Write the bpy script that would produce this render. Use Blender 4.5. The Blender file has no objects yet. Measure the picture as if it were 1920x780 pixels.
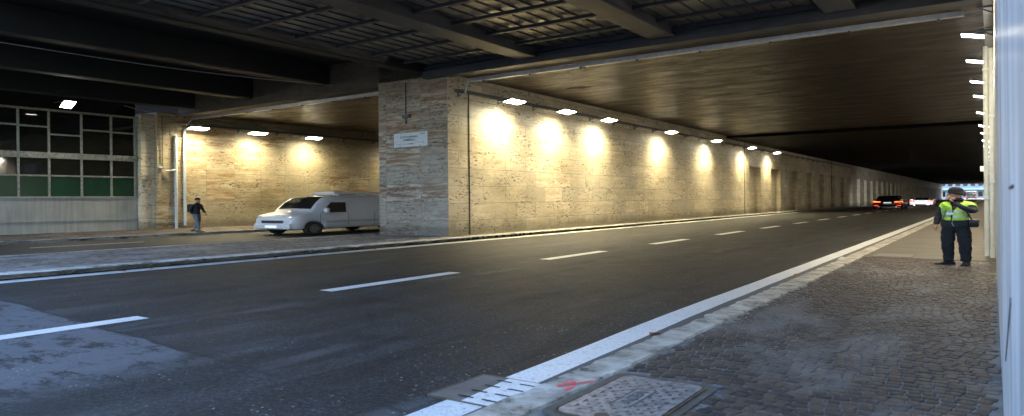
import bpy, bmesh, math, random
from mathutils import Vector, Matrix
random.seed(7)
R = math.radians
# ------------------------------------------------------------------ camera, world, sun, exposure
sc = bpy.context.scene
C = sc.collection
K = 1.641            # plan metres per true metre (the place is laid out wide)
YAW = math.atan(902/1300.0); ROLL = math.atan(0.0100)
cam = bpy.data.objects.new('camera', bpy.data.cameras.new('camera')); C.objects.link(cam)
fw = Vector((-math.sin(YAW), math.cos(YAW), 0)); r0 = Vector((math.cos(YAW), math.sin(YAW), 0)); up = Vector((0, 0, 1))
cx = r0*math.cos(ROLL) - up*math.sin(ROLL); cy = r0*math.sin(ROLL) + up*math.cos(ROLL); cz = -fw
cam.matrix_world = Matrix(((cx.x, cy.x, cz.x, 0), (cx.y, cy.y, cz.y, 0), (cx.z, cy.z, cz.z, 1.6), (0, 0, 0, 1)))
cam.data.sensor_width = 36; cam.data.lens = 1300/1920*36; cam.data.shift_y = -15/1920.0
cam.data.clip_start = 0.05; cam.data.clip_end = 3000
cam.data.dof.use_dof = True; cam.data.dof.focus_distance = 13.0; cam.data.dof.aperture_fstop = 2.2
sc.camera = cam
w = bpy.data.worlds.new('World'); sc.world = w; w.use_nodes = True
wn = w.node_tree.nodes; wl = w.node_tree.links; wn.clear()
sky = wn.new('ShaderNodeTexSky'); sky.sky_type = 'NISHITA'; sky.sun_disc = False
SUN_EL, SUN_ROT = 38, 0
sky.sun_elevation = R(SUN_EL); sky.sun_rotation = R(SUN_ROT); sky.dust_density = 0.6; sky.ozone_density = 2.2
bg = wn.new('ShaderNodeBackground'); bg.inputs[1].default_value = 0.15
wo = wn.new('ShaderNodeOutputWorld'); wl.new(sky.outputs[0], bg.inputs[0]); wl.new(bg.outputs[0], wo.inputs[0])
sl = bpy.data.lights.new('sun', 'SUN'); sl.energy = 2.0; sl.angle = R(3); sl.color = (1, 0.95, 0.87)
so = bpy.data.objects.new('sun', sl); C.objects.link(so); so.location = (60, -20, 60)
sd = Vector((math.sin(R(SUN_ROT))*math.cos(R(SUN_EL)), math.cos(R(SUN_ROT))*math.cos(R(SUN_EL)), math.sin(R(SUN_EL))))
so.rotation_euler = sd.to_track_quat('Z', 'Y').to_euler()
vs = sc.view_settings; vs.view_transform = 'Standard'; vs.look = 'None'; vs.gamma = 1; vs.exposure = 2.6
LAMP_W = 58.0; LAMP_COL = (1.0, 0.82, 0.43)
sc.render.engine = 'CYCLES'
cy_ = sc.cycles; cy_.use_denoising = True; cy_.max_bounces = 6; cy_.diffuse_bounces = 4; cy_.glossy_bounces = 3
cy_.sample_clamp_indirect = 4.0; cy_.caustics_reflective = False; cy_.caustics_refractive = False
try: cy_.use_light_tree = True
except Exception: pass

# ------------------------------------------------------------------ material helpers
def new_mat(name):
    m = bpy.data.materials.new(name); m.use_nodes = True
    return m, m.node_tree.nodes, m.node_tree.links, m.node_tree.nodes['Principled BSDF']
class G:
    """small node graph helper"""
    def __init__(s, name, rough=0.7, col=(.5, .5, .5), metal=0, spec=0.5):
        s.m, s.n, s.l, s.b = new_mat(name)
        s.b.inputs['Roughness'].default_value = rough; s.b.inputs['Base Color'].default_value = (*col, 1)
        s.b.inputs['Metallic'].default_value = metal; s.b.inputs['Specular IOR Level'].default_value = spec
    def pos(s):
        return s.n.new('ShaderNodeNewGeometry').outputs['Position']
    def island(s):
        return s.n.new('ShaderNodeNewGeometry').outputs['Random Per Island']
    def put(s, sock, v):
        if isinstance(v, (int, float)): sock.default_value = v
        elif isinstance(v, tuple):
            sock.default_value = v if len(v) == len(sock.default_value) else (*v, 1)
        else: s.l.new(v, sock)
    def math(s, op, a, b=0.0, c=None, clamp=False):
        n = s.n.new('ShaderNodeMath'); n.operation = op; n.use_clamp = clamp
        s.put(n.inputs[0], a); s.put(n.inputs[1], b)
        if c is not None: s.put(n.inputs[2], c)
        return n.outputs[0]
    def sep(s, v):
        n = s.n.new('ShaderNodeSeparateXYZ'); s.l.new(v, n.inputs[0]); return n.outputs
    def comb(s, x, y, z):
        n = s.n.new('ShaderNodeCombineXYZ')
        for i, v in enumerate((x, y, z)): s.put(n.inputs[i], v)
        return n.outputs[0]
    def scale(s, v, sx, sy, sz):
        n = s.n.new('ShaderNodeMapping'); n.vector_type = 'POINT'; s.l.new(v, n.inputs[0]); n.inputs['Scale'].default_value = (sx, sy, sz); return n.outputs[0]
    def noise(s, v, sc_, det=4, rough=.55, dist=0.0):
        n = s.n.new('ShaderNodeTexNoise'); s.l.new(v, n.inputs['Vector']); n.inputs['Scale'].default_value = sc_
        n.inputs['Detail'].default_value = det; n.inputs['Roughness'].default_value = rough; n.inputs['Distortion'].default_value = dist
        return n.outputs['Fac']
    def voro(s, v, sc_, feat='F1', rnd=1.0):
        n = s.n.new('ShaderNodeTexVoronoi'); n.feature = feat; s.l.new(v, n.inputs['Vector']); n.inputs['Scale'].default_value = sc_
        n.inputs['Randomness'].default_value = rnd; return n
    def ramp(s, f, stops, interp='LINEAR'):
        n = s.n.new('ShaderNodeValToRGB'); s.l.new(f, n.inputs[0]); cr = n.color_ramp; cr.interpolation = interp
        while len(cr.elements) < len(stops): cr.elements.new(0.5)
        for e, (p, c) in zip(cr.elements, stops):
            e.position = p; e.color = (c, c, c, 1) if isinstance(c, (int, float)) else (*c, 1)
        return n.outputs[0]
    def mix(s, f, a, b, mode='MIX'):
        n = s.n.new('ShaderNodeMix'); n.data_type = 'RGBA'; n.blend_type = mode
        s.put(n.inputs[0], f); s.put(n.inputs[6], a); s.put(n.inputs[7], b); return n.outputs[2]
    def col(s, v): s.put(s.b.inputs['Base Color'], v)
    def rough(s, v): s.put(s.b.inputs['Roughness'], v)
    def bump(s, h, strength=.4, dist=.02):
        n = s.n.new('ShaderNodeBump'); n.inputs['Strength'].default_value = strength; n.inputs['Distance'].default_value = dist
        s.l.new(h, n.inputs['Height']); s.l.new(n.outputs[0], s.b.inputs['Normal'])
def flat(name, col, rough=.6, metal=0, emit=None, es=0, var=.12, scl=6, spec=.5):
    g = G(name, rough, col, metal, spec)
    if emit: g.b.inputs['Emission Color'].default_value = (*emit, 1); g.b.inputs['Emission Strength'].default_value = es
    elif var:
        f = g.noise(g.pos(), scl, 4); c2 = tuple(min(1, c*(1+var*1.5)) for c in col); c1 = tuple(c*(1-var*1.5) for c in col)
        g.col(g.ramp(f, [(.3, c1), (.7, c2)])); g.rough(g.math('MULTIPLY_ADD', f, .25, rough-.12))
    return g.m

def travertine(name, cream, ochre, dark, bw=2.0, rh=.72, vein=.6, pit=1.0, offset=0.0, rough=.55, big=0.5, streak=.8):
    g = G(name, rough)
    p = g.sep(g.pos()); u = g.math('ADD', p[0], p[1]); uv = g.comb(u, p[2], 0.0)
    br = g.n.new('ShaderNodeTexBrick'); g.l.new(uv, br.inputs['Vector'])
    br.inputs['Scale'].default_value = 1; br.inputs['Brick Width'].default_value = bw; br.inputs['Row Height'].default_value = rh
    br.offset = offset; br.inputs['Mortar Size'].default_value = .012; br.inputs['Mortar Smooth'].default_value = .3
    br.inputs['Color1'].default_value = (0, 0, 0, 1); br.inputs['Color2'].default_value = (1, 1, 1, 1); br.inputs['Bias'].default_value = 0
    rnd = br.outputs['Color']; mort = br.outputs['Fac']
    rn = g.sep(rnd)[0]
    off = g.math('MULTIPLY', rn, 37.0)
    v1 = g.comb(g.math('MULTIPLY', u, .55), g.math('MULTIPLY', p[2], 5.5), off)
    n1 = g.noise(v1, 1.0, 8, .62, .8)
    v2 = g.comb(g.math('MULTIPLY', u, 2.2), g.math('MULTIPLY', p[2], 11), off)
    n2 = g.noise(v2, 1.3, 6, .6, .3)
    veins = g.ramp(n1, [(.40, 0.0), (.58, 1.0)])
    vm = g.math('MULTIPLY', veins, g.math('MULTIPLY_ADD', rn, vein*1.3, vein*.15, clamp=True), clamp=True)
    c = g.mix(vm, cream, ochre)
    vr = g.ramp(n1, [(.64, 0.0), (.74, 1.0)])
    c = g.mix(g.math('MULTIPLY', vr, g.math('MULTIPLY', rn, vein)), c, (ochre[0]*.72, ochre[1]*.52, ochre[2]*.5))
    tone = g.math('MULTIPLY_ADD', rn, .34, .76)
    c = g.mix(1.0, c, g.comb(tone, tone, tone), 'MULTIPLY')
    fine = g.ramp(n2, [(.30, .55), (.55, 1.08)])
    c = g.mix(streak, c, fine, 'MULTIPLY')
    bign = g.noise(g.comb(g.math('MULTIPLY', u, .22), g.math('MULTIPLY', p[2], .4), 3.0), 1.0, 5, .6)
    c = g.mix(big, c, g.ramp(bign, [(.32, (.52, .49, .40)), (.45, (.82, .80, .74)), (.58, (1.0, 1.0, 1.0))]), 'MULTIPLY')
    pn = g.noise(g.comb(g.math('MULTIPLY', u, 4.5), g.math('MULTIPLY', p[2], 13), 0.0), 1.0, 5, .65, .6)
    pm = g.noise(g.comb(g.math('MULTIPLY', u, .5), g.math('MULTIPLY', p[2], 1.3), 9.0), 1.0, 4, .6)
    pits = g.math('MULTIPLY', g.ramp(pn, [(.555, 0.0), (.60, 1.0)]), g.ramp(pm, [(.46, .0), (.54, 1.0)]), clamp=True)
    pits = g.math('MULTIPLY', pits, pit, clamp=True)
    spk = g.voro(g.comb(u, p[2], 0.0), 5.5); sp = g.ramp(spk.outputs['Distance'], [(.05, .75), (.09, 0.0)])
    spm = g.ramp(g.noise(g.comb(u, p[2], 4.0), 1.7, 3), [(.5, 0.0), (.56, 1.0)])
    pits = g.math('MAXIMUM', pits, g.math('MULTIPLY', sp, g.math('MULTIPLY', spm, pit)))
    c = g.mix(g.math('MULTIPLY', pits, .92), c, dark)
    mk_ = g.math('MULTIPLY', mort, g.ramp(g.noise(uv, 1.1, 3), [(.35, .15), (.65, .8)]))
    c = g.mix(mk_, c, tuple(d*1.5 for d in dark))
    # dirt that has splashed up the foot of the wall
    gr = g.ramp(g.math('ADD', p[2], g.math('MULTIPLY', g.noise(g.comb(g.math('MULTIPLY', u, 1.5), 0.0, 0.0), 1.0, 5), -.7)), [(-.0, .55), (.35, 1.0)])
    c = g.mix(1.0, c, gr, 'MULTIPLY')
    g.col(c)
    h = g.math('SUBTRACT', g.math('MULTIPLY', n2, .25), g.math('MAXIMUM', pits, g.math('MULTIPLY', mort, .8)))
    g.bump(h, .55, .03)
    g.rough(g.math('MULTIPLY_ADD', n2, .35, rough-.15))
    return g.m

def concrete(name, c1, c2, rough=.6, sx=.35, sy=3.5, sz=1.0, streak=True, bumpy=.4):
    g = G(name, rough); p = g.pos()
    a = g.noise(g.scale(p, sx, sy, sz), 1.0, 7, .62, .4); b = g.noise(g.scale(p, .25, .18, .6), 1.0, 5, .6)
    c = g.ramp(a, [(.3, c1), (.7, c2)])
    c = g.mix(.8, c, g.ramp(b, [(.3, .45), (.7, 1.15)]), 'MULTIPLY')
    s = g.noise(g.scale(p, 2.5, 6, 2.5), 1.0, 4, .6); c = g.mix(.5, c, g.ramp(s, [(.3, .6), (.6, 1.0)]), 'MULTIPLY')
    g.col(c); g.bump(g.math('ADD', a, g.math('MULTIPLY', s, .4)), bumpy, .04); g.rough(g.math('MULTIPLY_ADD', b, .3, rough-.15))
    return g.m

def asphalt(name):
    g = G(name, .6); p = g.pos(); q = g.sep(p)
    fine = g.noise(p, 42, 3, .7); mid = g.noise(p, 2.2, 6, .65)
    lon = g.noise(g.scale(p, 1.6, .16, 1), 1.0, 7, .65, .3)
    gr2 = g.noise(p, 17, 3, .8)
    fine = g.math('MULTIPLY_ADD', gr2, .5, g.math('MULTIPLY', fine, .5))
    c = g.ramp(fine, [(.43, .008), (.50, .022), (.56, .045), (.62, .095)])
    c = g.mix(1.0, c, g.comb(1.0, .95, .90), 'MULTIPLY')
    c = g.mix(1.0, c, g.ramp(mid, [(.35, .55), (.65, 1.3)]), 'MULTIPLY')
    lo2 = g.noise(g.scale(p, 1.1, .22, 1), 1.0, 8, .72, .4); c = g.mix(.9, c, g.ramp(lo2, [(.38, .60), (.60, 1.25)]), 'MULTIPLY')
    # dusty worn tracks running with the traffic
    tr = g.ramp(lon, [(.50, 0.0), (.66, 1.0)])
    trm = g.ramp(g.noise(g.scale(p, .9, .35, 1), 1.0, 4), [(.45, 0.0), (.6, 1.0)])
    c = g.mix(g.math('MULTIPLY', g.math('MULTIPLY', tr, trm), .5), c, (.13, .135, .14))
    # older, paler asphalt past a crooked seam
    edge = g.math('ADD', g.math('MULTIPLY_ADD', q[0], .085, q[1]), g.math('MULTIPLY', g.math('SUBTRACT', g.noise(p, .9, 3), .5), .28))
    old = g.ramp(g.math('SUBTRACT', 3.52, edge), [(.0, 0.0), (.03, 1.0)])
    fade = g.ramp(g.math('MULTIPLY', g.math('ADD', q[0], 6.3), -1.0), [(.0, 0.0), (.9, 1.0)])
    wob = g.noise(g.scale(p, 1.5, 3.4, 1), 1.0, 9, .80, .35)
    worn = g.ramp(g.math('ADD', wob, g.math('MULTIPLY', fade, .05)), [(.475, 0.0), (.54, 1.0)])
    old2 = g.math('MULTIPLY', old, g.math('MULTIPLY', worn, fade))
    c = g.mix(g.math('MULTIPLY', old2, .62), c, g.mix(fine, (.12, .125, .14), (.19, .195, .21)))
    seam = g.ramp(g.math('ABSOLUTE', g.math('SUBTRACT', edge, 3.54)), [(.0, 1.0), (.045, 0.0)])
    c = g.mix(g.math('MULTIPLY', seam, .75), c, (.013, .013, .014))
    # grit
    gv = g.voro(p, 12); gs = g.ramp(gv.outputs['Distance'], [(.10, 1.0), (.16, 0.0)])
    gm = g.ramp(g.math('ADD', g.noise(p, 1.3, 4), g.math('MULTIPLY', g.ramp(g.math('ADD', q[0], 5.6), [(.0, .0), (1.0, 1.0)]), .07)), [(.54, 0.0), (.64, 1.0)])
    c = g.mix(g.math('MULTIPLY', g.math('MULTIPLY', gs, gm), .75), c, (.42, .42, .40))
    g.b.inputs['Specular IOR Level'].default_value = .28
    g.col(c); g.bump(fine, 1.0, .014)
    g.rough(g.ramp(g.math('ADD', mid, g.math('MULTIPLY', tr, .2)), [(.3, .58), (.8, .8)]))
    return g.m

def road_paint(name, dirty=.5):
    g = G(name, .5); p = g.pos()
    f = g.noise(p, 30, 4, .7); b = g.noise(g.scale(p, 2.5, 1.2, 1), 1.0, 6, .7)
    c = g.mix(g.ramp(f, [(.35, .55), (.55, 0.0)]), (.78, .78, .76), (.42, .42, .42))
    v = g.voro(p, 9); hole = g.ramp(v.outputs['Distance'], [(.06, 1.0), (.12, 0.0)])
    wear = g.ramp(g.noise(p, 7, 6, .75), [(.60-.1*dirty, 0.0), (.66, 1.0)])
    c = g.mix(g.math('MAXIMUM', g.math('MULTIPLY', hole, .8), g.math('MULTIPLY', wear, dirty)), c, (.07, .07, .07))
    c = g.mix(.5*dirty, c, g.ramp(b, [(.3, .5), (.6, 1.0)]), 'MULTIPLY')
    g.col(c); g.bump(f, .3, .005); return g.m

def cobble(name, base, dust=(.30, .30, .29)):
    g = G(name, .5); p = g.pos(); r = g.island()
    t = g.math('MULTIPLY_ADD', r, .9, .55)
    f = g.noise(p, 26, 4, .7)
    c = g.mix(g.ramp(r, [(.2, 0.0), (.9, 1.0)]), base, (base[0]*1.35, base[1]*1.12, base[2]*.95))
    c = g.mix(1.0, c, g.comb(t, t, t), 'MULTIPLY')
    c = g.mix(.7, c, g.ramp(f, [(.3, .55), (.7, 1.25)]), 'MULTIPLY')
    d = g.ramp(g.noise(g.scale(p, .75, .38, 1), 1.0, 6, .62, .5), [(.50, 0.0), (.62, 1.0)])
    c = g.mix(g.math('MULTIPLY', d, .5), c, dust)
    wv = g.ramp(g.noise(p, 9, 4, .7), [(.64, 0.0), (.72, .5)]); c = g.mix(wv, c, dust)
    g.col(c); g.bump(f, .4, .01); g.rough(g.ramp(f, [(.3, .58), (.7, .8)])); return g.m

CREAM = (.72, .65, .51); OCHRE = (.37, .245, .125)
M = {}
M['trav'] = travertine('travertine_wall', CREAM, OCHRE, (.08, .065, .045), 1.7, .74, .34, 1.0, .5, .55, .75, .38)
M['trav_end'] = travertine('travertine_end', (.50, .43, .36), (.24, .145, .095), (.06, .05, .04), 2.05, .78, 1.3, .9, 0, .65, .5)
M['trav_left'] = travertine('travertine_left', (.52, .45, .31), (.30, .18, .08), (.05, .04, .028), 1.9, 1.7, .8, 1.0, 0, .5, .8, .6)
M['trav_rib'] = travertine('travertine_niche', (.66, .59, .45), OCHRE, (.08, .065, .045), 3.8, .74, .3, .6, 0, .6)
M['polish'] = None
g = G('polished_stone', .3); p = g.sep(g.pos())
a = g.noise(g.comb(p[0], g.math('MULTIPLY', p[1], 3.0), g.math('MULTIPLY', p[2], 1.1)), 1.0, 8, .68, .8)
c = g.ramp(a, [(.40, (.60, .61, .64)), (.50, (.80, .81, .82)), (.60, (.90, .90, .89))])
b_ = g.ramp(g.noise(g.comb(0.0, g.math('MULTIPLY', p[1], 2.2), g.math('MULTIPLY', p[2], .25)), 1.0, 5, .6), [(.38, .55), (.58, 1.0)])
c = g.mix(1.0, c, b_, 'MULTIPLY'); g.col(c); g.bump(a, .25, .01); g.rough(g.math('MULTIPLY_ADD', a, .5, .15)); M['polish'] = g.m
M['ceil'] = concrete('ceiling_concrete', (.012, .007, .003), (.055, .036, .017), .42, .22, 3.4, 1, bumpy=1.0)
g = G('ceiling_boards', .45, spec=.4); p = g.pos()
bd = g.noise(g.scale(p, .05, 1.7, 1), 1.0, 6, .75); bl = g.noise(g.scale(p, .45, 1.1, 1), 1.0, 7, .68, .5); fi = g.noise(g.scale(p, 1.6, 5, 1), 1.0, 5, .7)
c = g.ramp(bl, [(.32, (.006, .0033, .0013)), (.50, (.020, .012, .0052)), (.68, (.044, .028, .0125))])
c = g.mix(1.0, c, g.ramp(bd, [(.36, .45), (.50, .95), (.60, 1.7)]), 'MULTIPLY'); c = g.mix(.8, c, g.ramp(fi, [(.35, .55), (.65, 1.3)]), 'MULTIPLY')
g.col(c); g.bump(g.math('ADD', g.math('MULTIPLY', bd, 1.2), g.math('ADD', bl, g.math('MULTIPLY', fi, .7))), 1.0, .10); g.rough(g.ramp(bl, [(.35, .55), (.65, .28)])); M['ceil'] = g.m
M['ceil'].node_tree.nodes['Principled BSDF'].inputs['Specular IOR Level'].default_value = .35
M['ceil_dark'] = concrete('ceiling_black', (.004, .004, .0035), (.009, .008, .007), .8)  # near-black concrete, much darker than the brown ceiling before it
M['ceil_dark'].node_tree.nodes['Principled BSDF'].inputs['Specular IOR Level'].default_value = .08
M['conc_dark'] = concrete('old_concrete_beam', (.003, .0029, .0027), (.010, .0095, .009), .75, 1.5, .5, 3)  # near-black concrete for the left slab and beams
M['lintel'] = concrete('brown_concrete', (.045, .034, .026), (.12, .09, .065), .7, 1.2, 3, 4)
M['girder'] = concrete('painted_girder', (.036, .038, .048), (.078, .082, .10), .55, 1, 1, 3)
M['purlin'] = flat('purlin_steel', (.05, .052, .06), .5, .2)
g = G('deck_sheet', .4, metal=.2); p = g.pos(); a = g.noise(g.scale(p, 6, .4, 1), 1.0, 4); g.col(g.ramp(a, [(.3, (.15, .147, .135)), (.7, (.26, .25, .23))])); g.bump(g.noise(g.scale(p, 9, .6, 1), 1.0, 3), .3, .01); M['deck'] = g.m
M['asphalt'] = asphalt('asphalt')
g = G('gutter_asphalt', .7); f = g.noise(g.pos(), 34, 3, .7); g.col(g.ramp(f, [(.3, .06), (.7, .12)])); g.bump(f, .4, .006); M['gutter'] = g.m
M['paint'] = road_paint('road_paint', .35); M['paint_old'] = road_paint('worn_road_paint', .8)
M['kerb'] = None
g = G('kerb_stone', .65); p = g.pos(); a = g.noise(p, 3.0, 8, .72); b_ = g.noise(g.scale(p, 1.6, .35, 2), 1.0, 5)
c = g.ramp(a, [(.36, (.08, .07, .055)), (.44, (.34, .30, .24)), (.62, (.62, .58, .50))]); c = g.mix(.7, c, g.ramp(b_, [(.3, .5), (.6, 1.05)]), 'MULTIPLY')
g.col(c); g.bump(a, .7, .03); M['kerb'] = g.m
M['kerb_dirty'] = None
g = G('kerb_stone_sooty', .75); a = g.noise(g.scale(g.pos(), 2.5, 1.2, 3), 1.0, 8, .75)
g.col(g.ramp(a, [(.34, (.09, .08, .065)), (.43, (.30, .28, .25)), (.54, (.62, .61, .59))])); g.bump(a, .9, .05); M['kerb_dirty'] = g.m
M['cobble'] = cobble('cobble_basalt', (.050, .038, .031), (.22, .20, .18)); M['cobble2'] = cobble('cobble_island', (.13, .125, .12), (.30, .30, .31))
g = G('cobble_joint', .9); a = g.noise(g.pos(), 14, 4); b_ = g.noise(g.scale(g.pos(), .6, .3, 1), 1.0, 4)
g.col(g.mix(g.ramp(b_, [(.45, 0.0), (.6, 1.0)]), g.ramp(a, [(.4, .07), (.6, .17)]), (.24, .23, .20))); M['joint'] = g.m
g = G('walk_concrete', .75); p = g.pos(); a = g.noise(g.scale(p, .8, 3, 1), 1.0, 7, .65); c = g.ramp(a, [(.3, (.07, .060, .045)), (.7, (.15, .130, .10))])
g.col(g.mix(.5, c, g.ramp(g.noise(p, 12, 3), [(.3, .6), (.7, 1.1)]), 'MULTIPLY')); g.bump(a, .4, .02); M['walk'] = g.m
M['galv'] = flat('galvanised_steel', (.50, .51, .55), .42, .6, scl=5)
M['bracket'] = flat('bracket_steel', (.10, .11, .13), .5, .4)
M['white_pipe'] = flat('painted_pipe', (.62, .60, .52), .45, var=.06)
M['pipe_grey'] = flat('pale_pipe', (.52, .54, .58), .45, var=.08)
M['cable'] = flat('black_cable', (.02, .02, .02), .6, var=0)
M['housing'] = flat('lamp_housing', (.08, .085, .09), .5, .3)
M['lens'] = flat('lamp_lens', (.9, .9, .8), .4, emit=(1.0, .93, .70), es=22)
M['lens_r'] = flat('cool_lamp_lens', (.9, .9, .8), .4, emit=(1.0, .96, .85), es=22)
M['mullion'] = flat('window_bar_paint', (.25, .24, .20), .6, var=.3, scl=9)
g = G('dark_glass', .04, (.008, .009, .008), 0, .6); g.bump(g.noise(g.pos(), .9, 2), .08, .02); M['glass'] = g.m
g = G('green_glass', .25, (.008, .075, .035), 0, .6); g.col(g.ramp(g.noise(g.scale(g.pos(), 1, 1.2, .5), 1.0, 3), [(.3, (.003, .032, .017)), (.7, (.007, .055, .028))])); M['green'] = g.m
g = G('ribbed_panel', .6); p = g.sep(g.pos()); a = g.noise(g.comb(0.0, g.math('MULTIPLY', p[1], 6.0), g.math('MULTIPLY', p[2], .4)), 1.0, 6, .6)
c = g.ramp(a, [(.3, (.31, .30, .265)), (.6, (.40, .39, .35))]); g.col(g.mix(.6, c, g.ramp(g.noise(g.pos(), 1.2, 5), [(.3, .7), (.7, 1.05)]), 'MULTIPLY')); M['panel'] = g.m
M['plaque'] = None
g = G('marble_plaque', .4); p = g.pos(); a = g.noise(p, 9, 6); v = g.noise(g.scale(p, 1.2, 1.2, 3.2), 1.0, 3, .5, 1.2)
crk = g.ramp(g.math('ABSOLUTE', g.math('SUBTRACT', v, .5)), [(.0, .55), (.010, 0.0)])
g.col(g.mix(crk, g.ramp(a, [(.3, (.50, .51, .54)), (.7, (.66, .67, .69))]), (.16, .16, .17))); M['plaque'] = g.m
M['ink'] = flat('engraved_black', (.03, .03, .03), .6, var=0)
g = G('cast_iron', .45, metal=.5); a = g.noise(g.pos(), 12, 5, .65); g.col(g.ramp(a, [(.42, (.20, .20, .21)), (.58, (.38, .38, .40))])); g.bump(a, .2, .004); M['iron'] = g.m
g = G('cast_iron_recess', .7, metal=.2); a = g.noise(g.pos(), 12, 5, .65); g.col(g.ramp(a, [(.3, (.11, .10, .09)), (.7, (.19, .18, .165))])); M['iron_low'] = g.m
M['rust'] = flat('rusty_frame', (.12, .085, .055), .7, .2, var=.3)
M['drain'] = concrete('worn_drain_cover', (.12, .10, .085), (.20, .18, .155), .6, 2, 2, 1)
M['slot'] = flat('hollow_shade', (.008, .008, .009), .9, var=0)  # black colour put in for the shade inside slots and the ceiling hole
M['pink'] = flat('pink_spray', (.75, .12, .12), .6, var=.2, scl=20)

# ------------------------------------------------------------------ mesh helpers
def tag(o, label=None, cat=None, group=None, kind=None):
    if label: o['label'] = label
    if cat: o['category'] = cat
    if group: o['group'] = group
    if kind: o['kind'] = kind
    return o
def empty(name, loc=(0, 0, 0), label=None, cat=None, group=None, rz=0):
    o = bpy.data.objects.new(name, None); C.objects.link(o); o.location = loc; o.rotation_euler = (0, 0, rz); o.empty_display_size = .2
    return tag(o, label, cat, group)
class MB:
    def __init__(s): s.v = []; s.f = []; s.mi = []; s.sm = []
    def face(s, pts, mi=0, smooth=False):
        b = len(s.v); s.v += [tuple(p) for p in pts]; s.f.append(tuple(range(b, b+len(pts)))); s.mi.append(mi); s.sm.append(smooth)
    def mesh(s, vs_, fs_, mi=0, smooth=False):
        b = len(s.v); s.v += [tuple(p) for p in vs_]
        for f in fs_: s.f.append(tuple(i+b for i in f)); s.mi.append(mi); s.sm.append(smooth)
    def box(s, x0, x1, y0, y1, z0, z1, mi=0):
        v = [(x0, y0, z0), (x1, y0, z0), (x1, y1, z0), (x0, y1, z0), (x0, y0, z1), (x1, y0, z1), (x1, y1, z1), (x0, y1, z1)]
        s.mesh(v, [(0, 3, 2, 1), (4, 5, 6, 7), (0, 1, 5, 4), (1, 2, 6, 5), (2, 3, 7, 6), (3, 0, 4, 7)], mi)
    def tube(s, pts, r, n=8, mi=0, caps=True, smooth=True):
        pts = [Vector(p) for p in pts]; rs = r if isinstance(r, (list, tuple)) else [r]*len(pts)
        rings = []; up_ = Vector((0, 0, 1))
        for i, p in enumerate(pts):
            d = (pts[min(i+1, len(pts)-1)]-pts[max(i-1, 0)]).normalized()
            a = d.cross(up_); a = Vector((1, 0, 0)) if a.length < 1e-3 else a.normalized(); b = d.cross(a).normalized()
            rings.append([p+(a*math.cos(2*math.pi*k/n)+b*math.sin(2*math.pi*k/n))*rs[i] for k in range(n)])
        vs_ = [q for rg in rings for q in rg]; fs_ = []
        for i in range(len(pts)-1):
            for k in range(n): fs_.append((i*n+k, i*n+(k+1) % n, (i+1)*n+(k+1) % n, (i+1)*n+k))
        s.mesh(vs_, fs_, mi, smooth)
        if caps: s.face(rings[0][::-1], mi); s.face(rings[-1], mi)
    def build(s, name, mats, parent=None, origin=None, kx=1, bevel=0, weld=False, subsurf=0, rec=True):
        me = bpy.data.meshes.new(name); o0 = Vector(origin) if origin else Vector((0, 0, 0))
        vv = [((x-o0.x)*kx, (y-o0.y)*kx, z-o0.z) for x, y, z in s.v]
        me.from_pydata(vv, [], s.f)
        for m in (mats if isinstance(mats, list) else [mats]): me.materials.append(m)
        for p_, mi, sm in zip(me.polygons, s.mi, s.sm): p_.material_index = mi; p_.use_smooth = sm
        if rec:
            bm = bmesh.new(); bm.from_mesh(me)
            if weld: bmesh.ops.remove_doubles(bm, verts=bm.verts, dist=1e-4)
            bmesh.ops.recalc_face_normals(bm, faces=bm.faces); bm.to_mesh(me); bm.free()
        me.update()
        o = bpy.data.objects.new(name, me); C.objects.link(o)
        if origin: o.location = o0
        if parent: o.parent = parent
        if bevel:
            md = o.modifiers.new('bevel', 'BEVEL'); md.width = bevel; md.segments = 2; md.limit_method = 'ANGLE'
        if subsurf:
            md = o.modifiers.new('sub', 'SUBSURF'); md.levels = subsurf; md.render_levels = subsurf
        return o
def struct(name, mb, mats, **k):
    return tag(mb.build(name, mats, **k), kind='structure')
def copy_thing(root, loc, label=None, rz=None):
    def rec(o, parent):
        c_ = o.copy(); C.objects.link(c_)
        if parent: c_.parent = parent
        for ch in [x for x in bpy.data.objects if x.parent == o]: rec(ch, c_)
        return c_
    r_ = rec(root, None); r_.location = loc
    if rz is not None: r_.rotation_euler = (0, 0, rz)
    if label: r_['label'] = label
    return r_

# near the viewer the painted lines and kerb swing gently towards the wall
def sw(y): t = max(0, min(1, (10.5-y)/7.0)); return .12*t*t*(3-2*t)
def swk(y): return 0.0
def strip(mb, x0, x1, y0, y1, z, step=.8, fn=sw, mi=0, jitter=0):
    n = max(1, int((y1-y0)/step)) if y1 < 40 else 0
    ys = [y0+(y1-y0)*i/n for i in range(n+1)] if n else [y0+i*step for i in range(int((30-y0)/step)+1)]+[60, 120, y1]
    last = None
    for y in ys:
        a = (x0+fn(y)+random.uniform(-jitter, jitter), y, z); b = (x1+fn(y)+random.uniform(-jitter, jitter), y, z)
        if last: mb.face([last[0], last[1], b, a], mi)
        last = (a, b)
zero = lambda y: 0

# ------------------------------------------------------------------ setting
END = 365.0; WT = 6.85
m = MB(); m.face([(-1500, -900, -.03), (1500, -900, -.03), (1500, 2200, -.03), (-1500, 2200, -.03)])
struct('ground', m, M['gutter'])
m = MB(); m.face([(-17.6, -60, 0), (-2.6, -60, 0), (-2.6, 600, 0), (-17.6, 600, 0)]); struct('road', m, M['asphalt'])
m = MB(); m.face([(-32.9, -60, 0), (-23.3, -60, 0), (-23.3, 600, 0), (-32.9, 600, 0)]); struct('side_road', m, M['asphalt'])
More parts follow.
